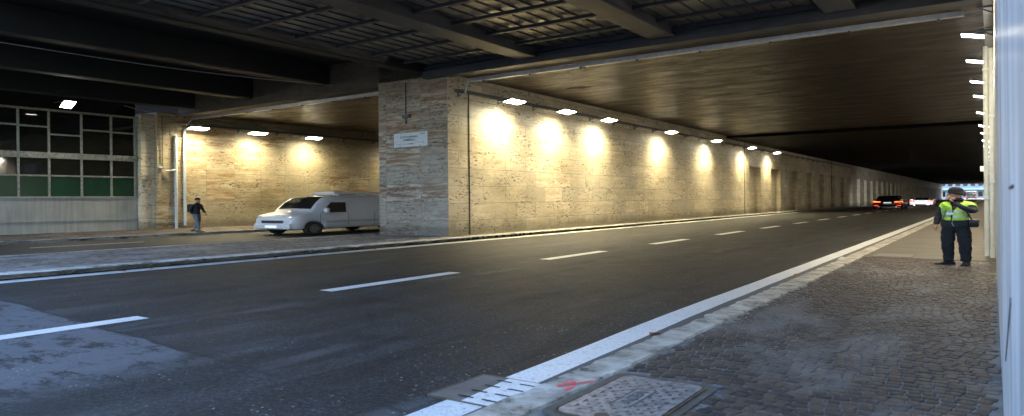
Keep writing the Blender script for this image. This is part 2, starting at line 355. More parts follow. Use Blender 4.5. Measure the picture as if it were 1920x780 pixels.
# painted markings
m = MB(); strip(m, -3.72, -3.37, 5.06, 420, .004, .8, sw, 0, .008); strip(m, -3.72, -3.37, 1.0, 4.27, .004, .8, sw, 0, .008)
strip(m, -17.22, -16.62, -40, 420, .004, 1.0, zero)
struct('edge_lines', m, M['paint'])
m = MB(); y = 1.0
DY = [(1.2, 5.05), (8.3, 11.95), (15.7, 19.1), (22.8, 26.1), (29.9, 33.5)] + [(36.9+7.15*i, 40.3+7.15*i) for i in range(44)]
for y0, y1 in DY: m.face([(-10.02, y0, .004), (-9.68, y0, .004), (-9.68, y1, .004), (-10.02, y1, .004)])
struct('lane_dashes', m, M['paint'])
m = MB()
for i in range(-4, 30):
    y0 = 10.9+i*13.0; m.face([(-29.4, y0, .004), (-29.2, y0, .004), (-29.2, y0+4.2, .004), (-29.4, y0+4.2, .004)])
struct('side_road_dashes', m, M['paint_old'])
# gutter between edge line and kerb
m = MB(); strip(m, -3.36, -3.14, -20, 420, .003, .8, swk); struct('gutter', m, M['gutter'])

def kerb_run(name, x0, x1, y0, y1, z, mat, fn, jit, seglen=1.9):
    """kerb of separate stones with uneven chipped edges, gaps between the stones"""
    m = MB(); y = y0
    while y < y1:
        L = min(seglen*random.uniform(.8, 1.15), y1-y) if y < 45 else min(40, y1-y)
        n = 10 if y < 26 else 1
        ya, yb = y+.012, y+L-.012
        rows = []
        for i in range(n+1):
            yy = ya+(yb-ya)*i/n; f = fn(yy); j = jit if y < 45 else 0
            e0 = random.uniform(-j, j); e1 = random.uniform(-j, j); c_ = .02+abs(random.gauss(0, j*.6))
            rows.append([(x0+f+e0*.5, yy, -.01), (x0+f+e0, yy, z-c_), (x0+f+e0+c_*1.2, yy, z), (x1+f+e1-.02, yy, z), (x1+f+e1, yy, z-.03)])
        vs_ = [q for r_ in rows for q in r_]; fs_ = []
        for i in range(n):
            for k in range(4): fs_.append((i*5+k, i*5+k+1, (i+1)*5+k+1, (i+1)*5+k))
        fs_ += [(0, 1, 2, 3, 4), tuple(n*5+k for k in range(5))]
        m.mesh(vs_, fs_); y += L
    return struct(name, m, mat)
SZ = .06; IZ = .13
kerb_run('kerb', -3.14, -2.76, -12, 420, SZ+.004, M['kerb'], swk, .022)
kerb_run('island_kerb', -17.55, -17.08, -30, 420, IZ+.03, M['kerb_dirty'], zero, .028)
kerb_run('island_kerb', -23.62, -23.38, -30, 420, IZ+.004, M['kerb'], zero, .01)
kerb_run('far_kerb', -33.0, -32.75, -30, 420, IZ+.004, M['kerb_dirty'], zero, .02)

def cobbles(name, x0, x1, y0, y1, z, s, mats, avoid=(), h=.016, fn=zero):
    """mortar bed and hand-laid setts in shallow arcs, all one surface"""
    m = MB(); m.face([(x0, y0, z-h), (x1, y0, z-h), (x1, y1, z-h), (x0, y1, z-h)], 0)
    rows = int((y1-y0)/s)+4; P_ = 1.5
    for r_ in range(-4, rows):
        x = x0+(s*.5 if r_ % 2 else 0)+random.uniform(-.03, .03)
        while x < x1:
            wd = s*random.uniform(.82, 1.15)
            xc = x+wd/2; ph = ((xc-x0) % P_)/P_-.5
            yc = y0+(r_+.5)*s+(.25-ph*ph)*1.5*s*2.2+random.uniform(-.014, .014)
            x += wd
            if xc+wd/2 > x1+fn(yc)*0 or not (y0 < yc-s/2 and yc+s/2 < y1): continue
            if any(a[0] < xc+s*.5 and xc-s*.5 < a[1] and a[2] < yc+s*.5 and yc-s*.5 < a[3] for a in avoid): continue
            if xc-wd/2 < x0+fn(yc): continue
            hw, hd = wd/2-s*.04, s/2-s*.045; rot = -ph*.55+random.uniform(-.07, .07); cr, sr = math.cos(rot), math.sin(rot)
            zt = z+random.uniform(-.003, .003); tx, ty = random.uniform(-.022, .022), random.uniform(-.022, .022)
            def ring(a, b, zz, j=.01):
                o = []
                for sx, sy in ((-1, -.72), (-.72, -1), (.72, -1), (1, -.72), (1, .72), (.72, 1), (-.72, 1), (-1, .72)):
                    px, py = sx*a+random.uniform(-j, j)*.5, sy*b+random.uniform(-j, j)*.5
                    o.append((xc+px*cr-py*sr, yc+px*sr+py*cr, zz+px*tx+py*ty))
                return o
            A = ring(hw, hd, z-h-.004); B = ring(hw*.97, hd*.97, zt-.003, .003); D = ring(hw*.84, hd*.84, zt, .0)
            vs_ = A+B+D+[(xc, yc, zt+.0006)]; fs_ = []
            for k in range(8):
                k2 = (k+1) % 8; fs_ += [(k, k2, 8+k2, 8+k), (8+k, 8+k2, 16+k2, 16+k), (16+k, 16+k2, 24)]
            m.mesh(vs_, fs_, 1, True)
    return struct(name, m, mats, rec=False)
MH = (-2.62, -1.74, 4.28, 5.52)
cobbles('pavement', -2.76, .05, 1.2, 19.6, SZ, .112, [M['joint'], M['cobble']], [(-2.75, -1.85, 4.15, 5.62)], h=.008, fn=swk)
m = MB(); m.box(-2.76, .05, 19.6, 420, 0, SZ+.005); m.box(-2.76, .05, -12, 1.2, 0, SZ)
struct('concrete_walkway', m, M['walk'])
# joints across the concrete walk
m = MB()
for i in range(60): m.face([(-2.76, 21.5+i*1.7, SZ+.008), (.05, 21.5+i*1.7, SZ+.008), (.05, 21.53+i*1.7, SZ+.008), (-2.76, 21.53+i*1.7, SZ+.008)])
struct('walkway_joints', m, M['joint'])
cobbles('island', -23.38, -17.55, 2.5, 22.05, IZ, .17, [M['joint'], M['cobble2']], h=.008)
m = MB(); m.box(-23.38, -17.55, -30, 2.5, 0, IZ); m.box(-18.5, -17.55, 22.05, 420, 0, IZ); m.box(-23.38, -22.55, 22.05, 420, 0, IZ); struct('island_ledge', m, M['walk'])
cobbles('far_pavement', -39.8, -33.0, 8.5, 34, IZ, .30, [M['joint'], M['cobble']])
m = MB(); m.box(-39.8, -33.0, 34, 420, 0, IZ); m.box(-39.8, -33.0, -30, 8.5, 0, IZ); struct('far_walkway', m, M['walk'])

# ------------------------------------------------------------------ middle wall with niches
NI = [(65.2+7.62*i, 69.0+7.62*i) for i in range(38) if 69+7.62*i < END-8]
wall = empty('underpass_wall', (-20.4, 22.05, 0), 'long travertine clad wall between the two tunnels with a row of niches far in', 'wall')
def wpart(name, mb, mats): return mb.build(name, mats, wall, origin=None)
def shift(mb, o): mb.v = [(a-o[0], b-o[1], c_-o[2]) for a, b, c_ in mb.v]; return mb
WO = (-20.4, 22.05, 0)
m = MB(); X = -18.5; ys = 22.05
for a, b in NI:
    m.face([(X, ys, 0), (X, a, 0), (X, a, WT), (X, ys, WT)])
    m.face([(X, a, 4.52), (X, b, 4.52), (X, b, WT), (X, a, WT)]); ys = b
m.face([(X, ys, 0), (X, END, 0), (X, END, WT), (X, ys, WT)])
m.face([(-22.5, END, 0), (X, END, 0), (X, END, WT), (-22.5, END, WT)]); m.face([(-22.5, 22.05, 0), (-22.5, END, 0), (-22.5, END, WT), (-22.5, 22.05, WT)])
wpart('cladding', shift(m, WO), M['trav'])
m = MB(); D_ = .42
for a, b in NI:
    m.face([(X-D_, a, 0), (X-D_, b, 0), (X-D_, b, 4.52), (X-D_, a, 4.52)]); m.face([(X, a, 0), (X-D_, a, 0), (X-D_, a, 4.52), (X, a, 4.52)])
    m.face([(X, b, 0), (X-D_, b, 0), (X-D_, b, 4.52), (X, b, 4.52)]); m.face([(X, a, 4.52), (X-D_, a, 4.52), (X-D_, b, 4.52), (X, b, 4.52)])
wpart('niches', shift(m, WO), M['trav_rib'])
m = MB(); m.face([(-22.5, 22.05, 0), (-18.5, 22.05, 0), (-18.5, 22.05, WT), (-22.5, 22.05, WT)])
wpart('end_face', shift(m, WO), M['trav_end'])
m = MB()
for yy, wd in ((23.42, .05), (63.6, .06), (104.9, .14), (165, .14)): m.box(X-.01, X+.03, yy, yy+wd, IZ, 6.2 if yy < 30 else WT)
wpart('joint_strip', shift(m, WO), M['cable'])

# ------------------------------------------------------------------ right wall
m = MB(); m.box(.05, 2.5, -8, END+3, 0, 12)
o = m.build('side_wall', M['polish'], origin=(1.2, 15, 0)); tag(o, 'pale polished stone wall along the pavement close to the viewer', 'wall')
m = MB(); m.box(-.004, .0, 0, .55, 0, .010); o = m.build('wall_mark', M['cable'], origin=(0, 0, 0)); o.location = (.05, 2.5, 1.62); tag(o, 'short dark dash on the pale right wall at eye height', 'scratch')
m = MB(); m.mesh([(0, 0, 0), (0, 1.5, -.5), (0, 1.5, -.485), (0, 0, .02), (-.003, 0, 0), (-.003, 1.5, -.5), (-.003, 1.5, -.485), (-.003, 0, .02)], [(4, 5, 6, 7), (0, 1, 5, 4), (2, 3, 7, 6)]); o = m.build('wall_mark', M['cable']); o.location = (.049, 3.0, 1.22); tag(o, 'thin slanting dark scratch lower down on the pale right wall', 'scratch')
# left tunnel wall
m = MB(); m.box(-42.5, -39.2, 21.0, END, 0, WT)
o = m.build('tunnel_wall', M['trav_left'], origin=(-40, 21, 0)); tag(o, 'stained ochre travertine wall behind the blurred van in the left tunnel', 'wall')
m = MB(); m.box(-39.9, -39.45, 20.2, 20.98, IZ, 6.68)
o = m.build('pilaster', M['trav'], origin=(-39.4, 20.6, IZ), bevel=.01); tag(o, 'narrow pale stone pilaster between the big window and the left tunnel wall', 'pilaster')

# ------------------------------------------------------------------ glazed building front
gb = empty('glazed_facade', (-39.8, 13, 0), 'long gridded window front with green lower panes above a pale ribbed panel', 'facade')
GO = (-39.8, 13, 0); FX = -39.8
m = MB(); m.box(-44, FX-.25, -30, 20.2, 0, 9); shift(m, GO).build('wall', M['ceil_dark'], gb)
m = MB(); m.box(FX-.24, FX-.02, -30, 20.15, IZ, 1.95)
for i in range(int(50/.28)): 
    y = -30+i*.28; m.box(FX-.02, FX-.016, y, y+.22, .86, 1.78)
m.box(FX-.02, FX+.06, -30, 20.18, 1.95, 2.02); m.box(FX-.02, FX+.03, -30, 20.18, .72, .80)
shift(m, GO).build('base_panel', M['panel'], gb)
cols = [-12.0, -9, -6, -3, 0, 3, 5.4, 7, 8.5, 10.0, 11.5, 12.85, 14.29, 15.66, 17.21, 18.72, 20.0]
bars = {12.85: 5.56, 14.29: 5.54, 15.66: 5.18, 17.21: 5.52, 18.72: 5.50, 11.5: 5.3, 10.0: 5.5}
m = MB(); m.box(FX-.05, FX+.08, -12, 20.15, 3.98, 4.28); m.box(FX-.05, FX+.10, -12, 20.2, 6.40, 6.50); shift(m, GO).build('rail', M['mullion'], gb)
for i in range(4, len(cols)-1):
    a, b = cols[i], cols[i+1]; zb = bars.get(a, 5.5)
    m = MB(); m.box(FX-.06, FX+.05, a, a+.09, 2.02, 6.40)
    m.box(FX-.06, FX+.03, a+.09, b, 3.05, 3.13); m.box(FX-.06, FX+.03, a+.09, b, zb, zb+.08)
    if i == len(cols)-2: m.box(FX-.06, FX+.05, b, b+.09, 2.02, 6.40)
    win = shift(m, GO).build('window', M['mullion'], gb)
    for z0, z1, mt in ((2.02, 3.05, 'green'), (3.13, 3.98, 'glass'), (4.28, zb, 'glass'), (zb+.08, 6.40, 'glass')):
        m = MB(); t = random.uniform(-.006, .006)
        m.face([(FX-.04, a+.09, z0), (FX-.04, b, z0), (FX-.04+t, b, z1), (FX-.04+t, a+.09, z1)])
        shift(m, GO).build('pane', M[mt], win)

# ------------------------------------------------------------------ roofs
def cut_origin(mb, o): return o
sl_ = MB(); sl_.box(-18.5, .05, 22.3, 58.6, WT, 8.6); sl_.box(-39.2, -22.5, 22.3, 58.6, WT, 8.6); sl_.box(-22.5, -18.5, 22.1, 58.6, WT+.002, 8.6)
o = ceil_o = sl_.build('tunnel_ceiling', M['ceil'], origin=(0, 0, 0)); tag(o, 'glossy brown concrete ceiling with board marks over the lit part of the tunnels', 'ceiling')
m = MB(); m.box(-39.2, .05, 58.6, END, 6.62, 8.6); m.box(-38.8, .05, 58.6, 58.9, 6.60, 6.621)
o = m.build('dark_ceiling', M['ceil_dark'], origin=(-18, 200, 6.6)); tag(o, 'near-black ceiling over the far end of the tunnel', 'ceiling')
m = MB(); m.face([(-15.9+.75*math.cos(a)*random.uniform(.6, 1.2), 28.6+.35*math.sin(a)*random.uniform(.5, 1.3), WT-.004) for a in [2*math.pi*k/16 for k in range(16)]]); m.build('spalled_patch', M['slot'], None).parent = ceil_o
# bridge deck in front
br = empty('bridge_deck', (-9, 12, 7), 'dark steel and concrete bridge deck with ribbed sheets over the road', 'bridge'); BO = (-9, 12, 7)
DY0 = 7.6
m = MB(); m.box(-19.6, .05, 21.75, 22.28, 6.72, 7.0); m.box(-19.6, .05, 21.95, 22.28, 7.0, 8.3); m.box(-19.6, .05, 21.78, 21.95, 7.12, 7.16)
shift(m, BO).build('girder', M['girder'], br)
m = MB(); m.box(-18.3, .05, 22.29, 23.25, 6.80, 6.846); m.box(-39.1, -22.52, 22.2, 22.9, 6.72, 8.5); shift(m, BO).build('lintel', M['lintel'], br)
for xc, hw in ((-14.3, .42), (-8.95, .42), (-3.55, .42)):
    m = MB(); m.box(xc-hw, xc+hw, DY0, 21.75, 6.90, 6.98); m.box(xc-hw*.8, xc+hw*.8, DY0, 21.75, 6.98, 7.6); shift(m, BO).build('beam', M['girder'], br, bevel=.02)
yy = 20.45
while yy > DY0:
    m = MB(); m.box(-19.4, .05, yy-.03, yy+.03, 7.14, 7.235); m.box(-19.4, .05, yy-.075, yy+.075, 7.12, 7.14)
    shift(m, BO).build('purlin', M['purlin'], br); yy -= 1.76
m = MB(); x = -19.4
while x < .05:
    b = min(x+.52, .05); m.face([(x+.0, DY0, 7.30), (b, DY0, 7.30), (b, 21.9, 7.30), (x+.0, 21.9, 7.30)])
    m.box(x+.01, x+.05, DY0, 21.9, 7.262, 7.31, 2)
    x += .52
m.box(-19.6, .05, DY0, 21.9, 7.56, 7.9, 1); shift(m, BO).build('ribbed_sheet', [M['deck'], M['ceil_dark'], M['purlin']], br)
# concrete half of the bridge, on the left
cb = empty('concrete_deck', (-30, 12, 7), 'near-black concrete deck with heavy beams above the left road', 'bridge'); CO = (-30, 12, 7)
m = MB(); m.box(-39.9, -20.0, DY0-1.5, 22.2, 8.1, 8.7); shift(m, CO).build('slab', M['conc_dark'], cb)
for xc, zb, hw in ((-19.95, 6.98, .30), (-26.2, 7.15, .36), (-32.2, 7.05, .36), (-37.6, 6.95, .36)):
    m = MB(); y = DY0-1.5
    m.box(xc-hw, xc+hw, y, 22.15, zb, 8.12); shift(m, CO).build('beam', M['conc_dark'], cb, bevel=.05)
for yc in (): 
    m = MB(); m.box(-39.9, -20.2, yc-.25, yc+.25, 7.3, 8.11); shift(m, CO).build('cross_beam', M['conc_dark'], cb)
# earth / street above the tunnels, keeps daylight out
m = MB(); m.box(-60, 30, 22.3, END, 8.62, 9.2); struct('railway_embankment', m, M['ceil_dark'])

# ------------------------------------------------------------------ trays, conduits, pipes
def tray(name, x0, x1, y, z, label, drop=None):
    """perforated cable tray hung crosswise on brackets, its slots real openings along the side"""
    t = empty(name, (x0, y, z), label, 'cable tray'); L = x1-x0
    m = MB(); m.box(0, L, 0, .16, 0, .012); m.box(0, L, 0, .01, .012, .05); m.box(0, L, 0, .01, .105, .15); m.box(0, L, .15, .16, .012, .15)
    x = 0
    while x < L: m.box(x, min(L, x+.2), .0, .01, .05, .105); x += .26
    m.build('channel', M['galv'], t)
    x = .8
    while x < L:
        m = MB(); m.box(x, x+.05, -.04, .34, -.03, -.001); m.box(x, x+.05, .30, .34, 0, .14); m.box(x-.02, x+.07, -.04, -.02, -.08, -.03); m.build('bracket', M['bracket'], t); x += 2.3
    return t
t1 = tray('cable_tray', -18.15, -.62, 23.0, 6.60, 'long perforated cable tray crossing the mouth of the main tunnel')
m = MB(); m.tube([(0, .08, .05), (-.1, .05, -.05), (-.12, -.1, -.5)], .06, 6); m.build('down_bend', M['galv'], t1)
t2 = tray('cable_tray', -39.0, -22.6, 23.0, 6.56, 'perforated cable tray crossing the mouth of the left tunnel')
m = MB(); m.tube([(0, .08, .05), (-.12, .0, -.05), (-.12, -.3, -.4)], .05, 6); m.build('down_bend', M['galv'], t2)
def wall_conduit(x, y0, y1, z, s, label, cat='conduit'):
    t = empty('lighting_conduit', (x, y0, z), label, cat)
    m = MB(); m.box(0, s*.22, 0, y1-y0, 0, .035); m.box(0, s*.22, 0, y1-y0, .045, .10); m.build('channel', M['galv'] if s < 0 else M['bracket'], t)
    y = .2; k = 0
    while y < y1-y0 and k < 26:
        m = MB(); m.box(0, s*.34, y, y+.06, -.04, -.005); m.box(0, s*.03, y, y+.06, -.2, -.04); m.tube([(s*.02, y+.03, -.18), (s*.3, y+.03, -.03)], .02, 5); m.build('bracket', M['bracket'], t); y += 2.9; k += 1
    return t
wall_conduit(-18.5, 22.5, 120, 6.16, 1, 'grey conduit tray running along the middle wall above its floodlights')
wall_conduit(-39.2, 23.0, 60, 6.22, 1, 'dark conduit running along the left tunnel wall above its floodlights')
wall_conduit(.05, 3, 150, 6.25, -1, 'perforated tray running above the row of lamps on the right wall')
def pipe(name, label, path, r, mat, clips=(), cat='pipe', n=12):
    o0 = path[0]; t = empty(name, o0, label, cat)
    m = MB(); m.tube([tuple(a-b for a, b in zip(p, o0)) for p in path], r, n); m.build('tube', mat, t)
    for z in clips:
        m = MB(); px, py = path[0][0]-o0[0], path[0][1]-o0[1]; m.box(px-r*1.25, px+r*1.25, py-r*1.25, py+r*1.25, z-o0[2], z-o0[2]+.05); m.build('clip', mat, t)
    return t
pipe('drain_pipe', 'taller of the two pale pipes beside the left tunnel, bending over at the top', [(-39.07, 22.55, .3), (-39.07, 22.55, 5.85), (-39.0, 22.8, 6.05)], .085, M['pipe_grey'], (.6, 2.2, 3.8, 5.4))
pipe('drain_pipe', 'pale pipe beside the left tunnel nearest the stone pilaster', [(-39.07, 22.02, IZ), (-39.07, 22.02, 5.55)], .085, M['pipe_grey'], (.5, 2.2, 3.9))
pipe('wall_duct', 'wider cream coloured duct on the right wall behind the man', [(-.13, 20.9, .10), (-.13, 20.9, 5.3)], .055, M['white_pipe'], (1.5, 3.1, 4.7))
pipe('wall_duct', 'thin cream coloured duct squeezed between wider duct and right wall', [(-.02, 20.6, .07), (-.02, 20.6, 5.2)], .05, M['white_pipe'], (1.9, 3.5))
m = MB(); m.box(-39.18, -39.0, 20.95, 21.35, 3.62, 3.72); o = m.build('junction_box', M['galv'], origin=(-39.1, 21.1, 3.62), bevel=.01); tag(o, 'small grey junction box low on the left tunnel wall beside the pilaster', 'junction box')
pipe('cable', 'black cable running down the left tunnel wall beside the pilaster', [(-39.12, 21.25, 6.6), (-39.15, 21.27, 3.74)], .02, M['cable'], cat='cable', n=5)
pipe('handrail_bar', 'short horizontal pipe stub sticking out by the left tunnel pipes', [(-39.1, 21.45, 3.48), (-38.95, 21.95, 3.52)], .045, M['pipe_grey'], cat='pipe')
pipe('handrail_bar', 'horizontal bar under the cable tray at the left tunnel corner', [(-38.3, 21.5, 6.15), (-38.3, 23.2, 6.2)], .03, M['galv'], cat='pipe')
# sagging wires
for i, (a, b, lab) in enumerate((((-36.4, 17.8, 6.62), (-38.4, 22.4, 6.7), 'thin wire slung from the hanging floodlight to the pilaster'), ((-27, 9, 7.0), (-24.9, 21.5, 6.95), 'thin wire sagging under the near-black concrete beams'))):
    pts = [tuple(a[k]+(b[k]-a[k])*t/8-(.15*math.sin(math.pi*t/8) if k == 2 else 0) for k in range(3)) for t in range(9)]
    pipe('wire', lab, pts, .012, M['galv'], cat='wire', n=4)

# ------------------------------------------------------------------ floodlights
def floodlight(name, label, cat, group, s, energy, lens, tilt, kw=.48, kd=1.15, spread=150, col=LAMP_COL):
    """flat LED floodlight on an arm; s is the way it sticks out from the wall (+1 to +X)"""
    t = empty(name, (0, 0, 0), label, cat, group)
    Rm = Matrix.Rotation(tilt, 4, 'Y')
    def rot(mb): mb.v = [tuple(Rm @ Vector(p)) for p in mb.v]; return mb
    m = MB(); m.box(-kw/2, kw/2, -kd/2, kd/2, .0, .05)
    for i in range(7): y = -kd/2+.04+i*(kd-.1)/6; m.box(-kw/2+.03, kw/2-.03, y, y+.015, .05, .085)
    rot(m).build('housing', M['housing'], t, bevel=.006)
    m = MB(); m.box(-kw/2+.02, kw/2-.02, -kd/2+.025, kd/2-.025, -.012, -.002); rot(m).build('lens', M[lens], t)
    for sy in (-1, 1):
        m = MB(); m.tube([(0, sy*(kd/2+.02), .03), (-s*.2, sy*(kd/2+.02), .12), (-s*.88, sy*(kd/2-.02), .15)], .016, 5); m.build('arm', M['bracket'], t)
    ld = bpy.data.lights.new(name+'_light', 'AREA'); ld.shape = 'RECTANGLE'; ld.size = kw*.8; ld.size_y = kd*.85; ld.energy = energy; ld.color = col; ld.spread = R(spread)
    lo = bpy.data.objects.new('glow', ld); C.objects.link(lo); lo.parent = t
    lo.location = tuple(Rm @ Vector((0, 0, -.02))); lo.rotation_euler = (0, tilt, 0)
    return t
fx = floodlight('wall_floodlight', 'floodlight on the middle wall nearest the sign end, brightest patch below it', 'floodlight', 'floodlights along the middle wall', 1, LAMP_W, 'lens', R(-11))
fx.location = (-17.55, 25.6, 6.0)
names = ['second', 'third', 'fourth', 'fifth', 'sixth', 'farthest']
for n_, y in zip(names, (30.2, 34.9, 44.0, 53.1, 62.8, 71.5)):
    copy_thing(fx, (-17.55, y, 6.0), 'farthest lit floodlight on the middle wall, beside the first niches' if n_ == 'farthest' else n_+' floodlight along the middle wall counted from the sign end')
fl = floodlight('tunnel_floodlight', 'floodlight on the left tunnel wall right beside the two pale pipes', 'floodlight', 'floodlights in the left tunnel', 1, LAMP_W*.75, 'lens', R(-11))
fl.location = (-38.3, 23.0, 5.98)
for y, lab in ((27.0, 'middle floodlight of the three lit on the left tunnel wall'), (31.4, 'floodlight on the left tunnel wall farthest in, nearest the end pier')): copy_thing(fl, (-38.3, y, 5.98), lab)
o = copy_thing(fl, (-38.3, 40.5, 5.98), 'floodlight in the left tunnel hidden behind the end pier')
fr = floodlight('side_floodlight', 'largest looking lamp on the right wall, just above the cream ducts', 'floodlight', 'lamps along the right wall', -1, LAMP_W*.5, 'lens_r', R(12), .55, .42, 165, (1, .84, .55))
fr.location = (-.42, 22.6, 5.93)
rl = [27.0, 32.0, 36.7, 44.2, 52.5, 59, 67, 75, 84, 94, 105, 118, 132, 150, 170, 195, 225, 260, 300, 340]
ords = 'second third fourth fifth sixth seventh eighth ninth tenth eleventh twelfth thirteenth fourteenth fifteenth sixteenth seventeenth eighteenth nineteenth twentieth twenty-first'.split()
for y, n_ in zip(rl, ords):
    copy_thing(fr, (-.42, y, 5.93), n_+' lamp along the right wall counted from the nearest')
copy_thing(fr, (-.42, 18.0, 5.93), 'lamp on the right wall just above the top of the picture')
hf = floodlight('hanging_floodlight', 'lone floodlight hanging under the dark deck above the big gridded window', 'floodlight', None, 1, LAMP_W*.25, 'lens_r', R(-28), .6, .55, 150, (1, .9, .7))
hf.location = (-37.6, 15.7, 6.55)

# ------------------------------------------------------------------ plaque and box on the end face
pl = empty('street_plaque', (-20.55, 22.05, 3.94), 'cracked marble street name plaque reading SOTTOPASSO TURBIGO on the end of the wall', 'plaque')
m = MB(); m.box(-.97, .97, -.045, -.004, 0, .60); m.build('slab', M['plaque'], pl, bevel=.006)
def text(s, h, wd, x, z, parent, y=-.049, mat=None, rot=(R(90), 0, 0), name='lettering', loc=None):
    cu = bpy.data.curves.new('t', 'FONT'); cu.body = s; cu.align_x = 'CENTER'; cu.align_y = 'CENTER'; cu.size = 1; cu.extrude = .004; cu.offset = .006
    ob = bpy.data.objects.new('t', cu); C.objects.link(ob); dg = bpy.context.evaluated_depsgraph_get(); me = bpy.data.meshes.new_from_object(ob.evaluated_get(dg)); bpy.data.objects.remove(ob)
    xs = [v.co.x for v in me.vertices]; zs = [v.co.y for v in me.vertices]; w0 = max(xs)-min(xs); h0 = max(zs)-min(zs); cx0 = (max(xs)+min(xs))/2; cz0 = (max(zs)+min(zs))/2
    for v in me.vertices: v.co.x = (v.co.x-cx0)*wd/w0; v.co.y = (v.co.y-cz0)*h/h0
    me.materials.clear(); me.materials.append(mat or M['ink'])
    o = bpy.data.objects.new(name, me); C.objects.link(o); o.parent = parent; o.rotation_euler = rot; o.location = loc or (x, y, z)
    return o
text('SOTTOPASSO', .078, 1.02, -.08, .42, pl); text('TURBIGO', .082, .70, -.07, .29, pl); text('R.XV', .045, .22, .72, .53, pl)
m = MB(); m.box(-.82, -.1, -.051, -.0455, .115, .123); m.box(.22, .78, -.051, -.0455, .165, .175); m.box(-.1, .18, -.051, -.0455, .10, .13); m.build('engraved_line', M['ink'], pl)
for bx_ in (-.6, .55): 
    m = MB(); m.tube([(bx_, -.05, .03), (bx_, -.06, .03)], .018, 8); m.build('stud', M['ink'], pl)
jb = empty('junction_box', (-20.75, 22.05, 5.2), 'small dark junction box above the street plaque with a cable up the wall', 'junction box')
m = MB(); m.box(-.2, .2, -.14, -.005, -.02, .13); m.box(-.26, -.2, -.1, -.03, .02, .09); m.box(.2, .25, -.1, -.03, .02, .09); m.build('case', M['bracket'], jb, bevel=.01)
m = MB(); m.tube([(-.06, -.04, .13), (-.07, -.03, 1.5)], .022, 5); m.tube([(-.04, -.06, -.02), (-.07, -.08, -.2), (0, -.08, -.28), (.03, -.06, -.02)], .02, 5); m.build('cable', M['cable'], jb)

# ------------------------------------------------------------------ covers and drain near the viewer
mc = empty('manhole_cover', (-2.28, 4.9, SZ), 'large rectangular cast iron manhole cover with raised diamonds in the cobbled pavement', 'manhole cover')
hx, hy = .35, .60
def rrect(hx_, hy_, r, n=5):
    o = []
    for cx_, cy_2, a0 in ((hx_-r, hy_-r, 0), (-hx_+r, hy_-r, 90), (-hx_+r, -hy_+r, 180), (hx_-r, -hy_+r, 270)):
        for i in range(n+1): a = R(a0+90*i/n); o.append((cx_+r*math.cos(a), cy_2+r*math.sin(a)))
    return o
def ringpart(o1, z1, o2, z2):
    n = len(o1); return [(*p, z1) for p in o1]+[(*p, z2) for p in o2], [(i, (i+1) % n, n+(i+1) % n, n+i) for i in range(n)]
m = MB(); a_ = rrect(hx+.10, hy+.10, .12); m.face([(*p, .002) for p in a_]); m.build('mortar_bed', M['walk'], mc)
m = MB(); a = rrect(hx+.03, hy+.03, .10); b = rrect(hx+.012, hy+.012, .09); m.mesh(*ringpart(a, .004, a, .012)); m.mesh(*ringpart(a, .012, b, .012)); m.mesh(*ringpart(b, .012, b, -.02)); m.build('frame', M['rust'], mc)
m = MB(); a = rrect(hx, hy, .08); b = rrect(hx-.07, hy-.07, .05)
m.mesh(*ringpart(a, .003, a, .014)); m.mesh(*ringpart(a, .014, b, .014)); m.mesh(*ringpart(b, .014, b, .006)); m.build('rim', M['iron'], mc)
m = MB(); m.face([(*p, .007) for p in b]); m.build('recessed_plate', M['iron_low'], mc)
m = MB()
def lattice(ang, off_, wd):
    d = Vector((math.cos(ang), math.sin(ang))); n = Vector((-d.y, d.x)); lim_x, lim_y = hx-.075, hy-.075
    p = n*off_; ts = []
    t0, t1_ = -9, 9
    for q, dd, L in ((p.x, d.x, lim_x), (p.y, d.y, lim_y)):
        ta, tb = (-L-q)/dd, (L-q)/dd; t0 = max(t0, min(ta, tb)); t1_ = min(t1_, max(ta, tb))
    if t1_-t0 < .05: return
    a = p+d*t0; b = p+d*t1_; c_ = n*wd/2
    m.face([(*(a-c_), .0135), (*(b-c_), .0135), (*(b+c_), .0135), (*(a+c_), .0135)])
for k in range(-9, 10): lattice(R(52), k*.083, .054)
m2_ = MB(); mm = m; m = m2_
for k in range(-9, 10): lattice(R(-52), k*.083, .054)
for v in range(len(m.v)): x_, y_, z_ = m.v[v]; m.v[v] = (x_, y_, z_+.0006)
mm.mesh(m.v, m.f); mm.build('raised_lattice', M['iron'], mc)
m = MB(); m.box(-.08, .08, -.25, .25, .008, .0150); m.build('name_field', M['iron'], mc)
m = MB(); m.box(-.085, -.073, -.25, .25, .0152, .018); m.box(.073, .085, -.25, .25, .0152, .018); m.box(-.03, .03, .575, .595, .0143, .0146); m.build('name_bars', M['iron_low'], mc)
text('ACEA', .09, .36, 0, 0, mc, mat=M['iron_low'], rot=(0, 0, R(90)), loc=(0, 0, .0165))
m = MB(); m.tube([(.0, -.53, .009), (.0, -.53, .016)], .055, 14); m.tube([(.0, -.53, .0165), (.0, -.53, .017)], .02, 8); m.build('key_hole', M['rust'], mc)

dg_ = empty('drain_cover', (-3.46, 4.66, 0), 'slotted drain cover in the gutter half painted white by the edge line', 'drain cover')
m = MB(); m.box(-.37, .29, -.38, .38, .0055, .010); m.build('slab', M['drain'], dg_)
m = MB(); m.box(-.385, -.371, -.395, .395, .0, .013); m.box(-.385, .30, .381, .395, .0, .013); m.box(-.385, .30, -.395, -.381, .0, .013); m.build('frame', M['rust'], dg_)
m = MB(); m.face([(-.02, -.38, .0135), (.28, -.38, .0135), (.28, .38, .0135), (-.09, .38, .0135)]); m.build('painted_band', M['paint'], dg_)
for i in range(4):
    for c_ in (-.14, .10):
        m = MB(); y = -.27+i*.18; m.face([(c_-.0, y-.013, .0165), (c_+.16, y-.013, .0165), (c_+.16, y+.013, .0165), (c_, y+.013, .0165)]); m.build('slot', M['slot'], dg_)  # flat black faces laid on the slab in place of cut openings
m = MB(); zt = SZ+.009
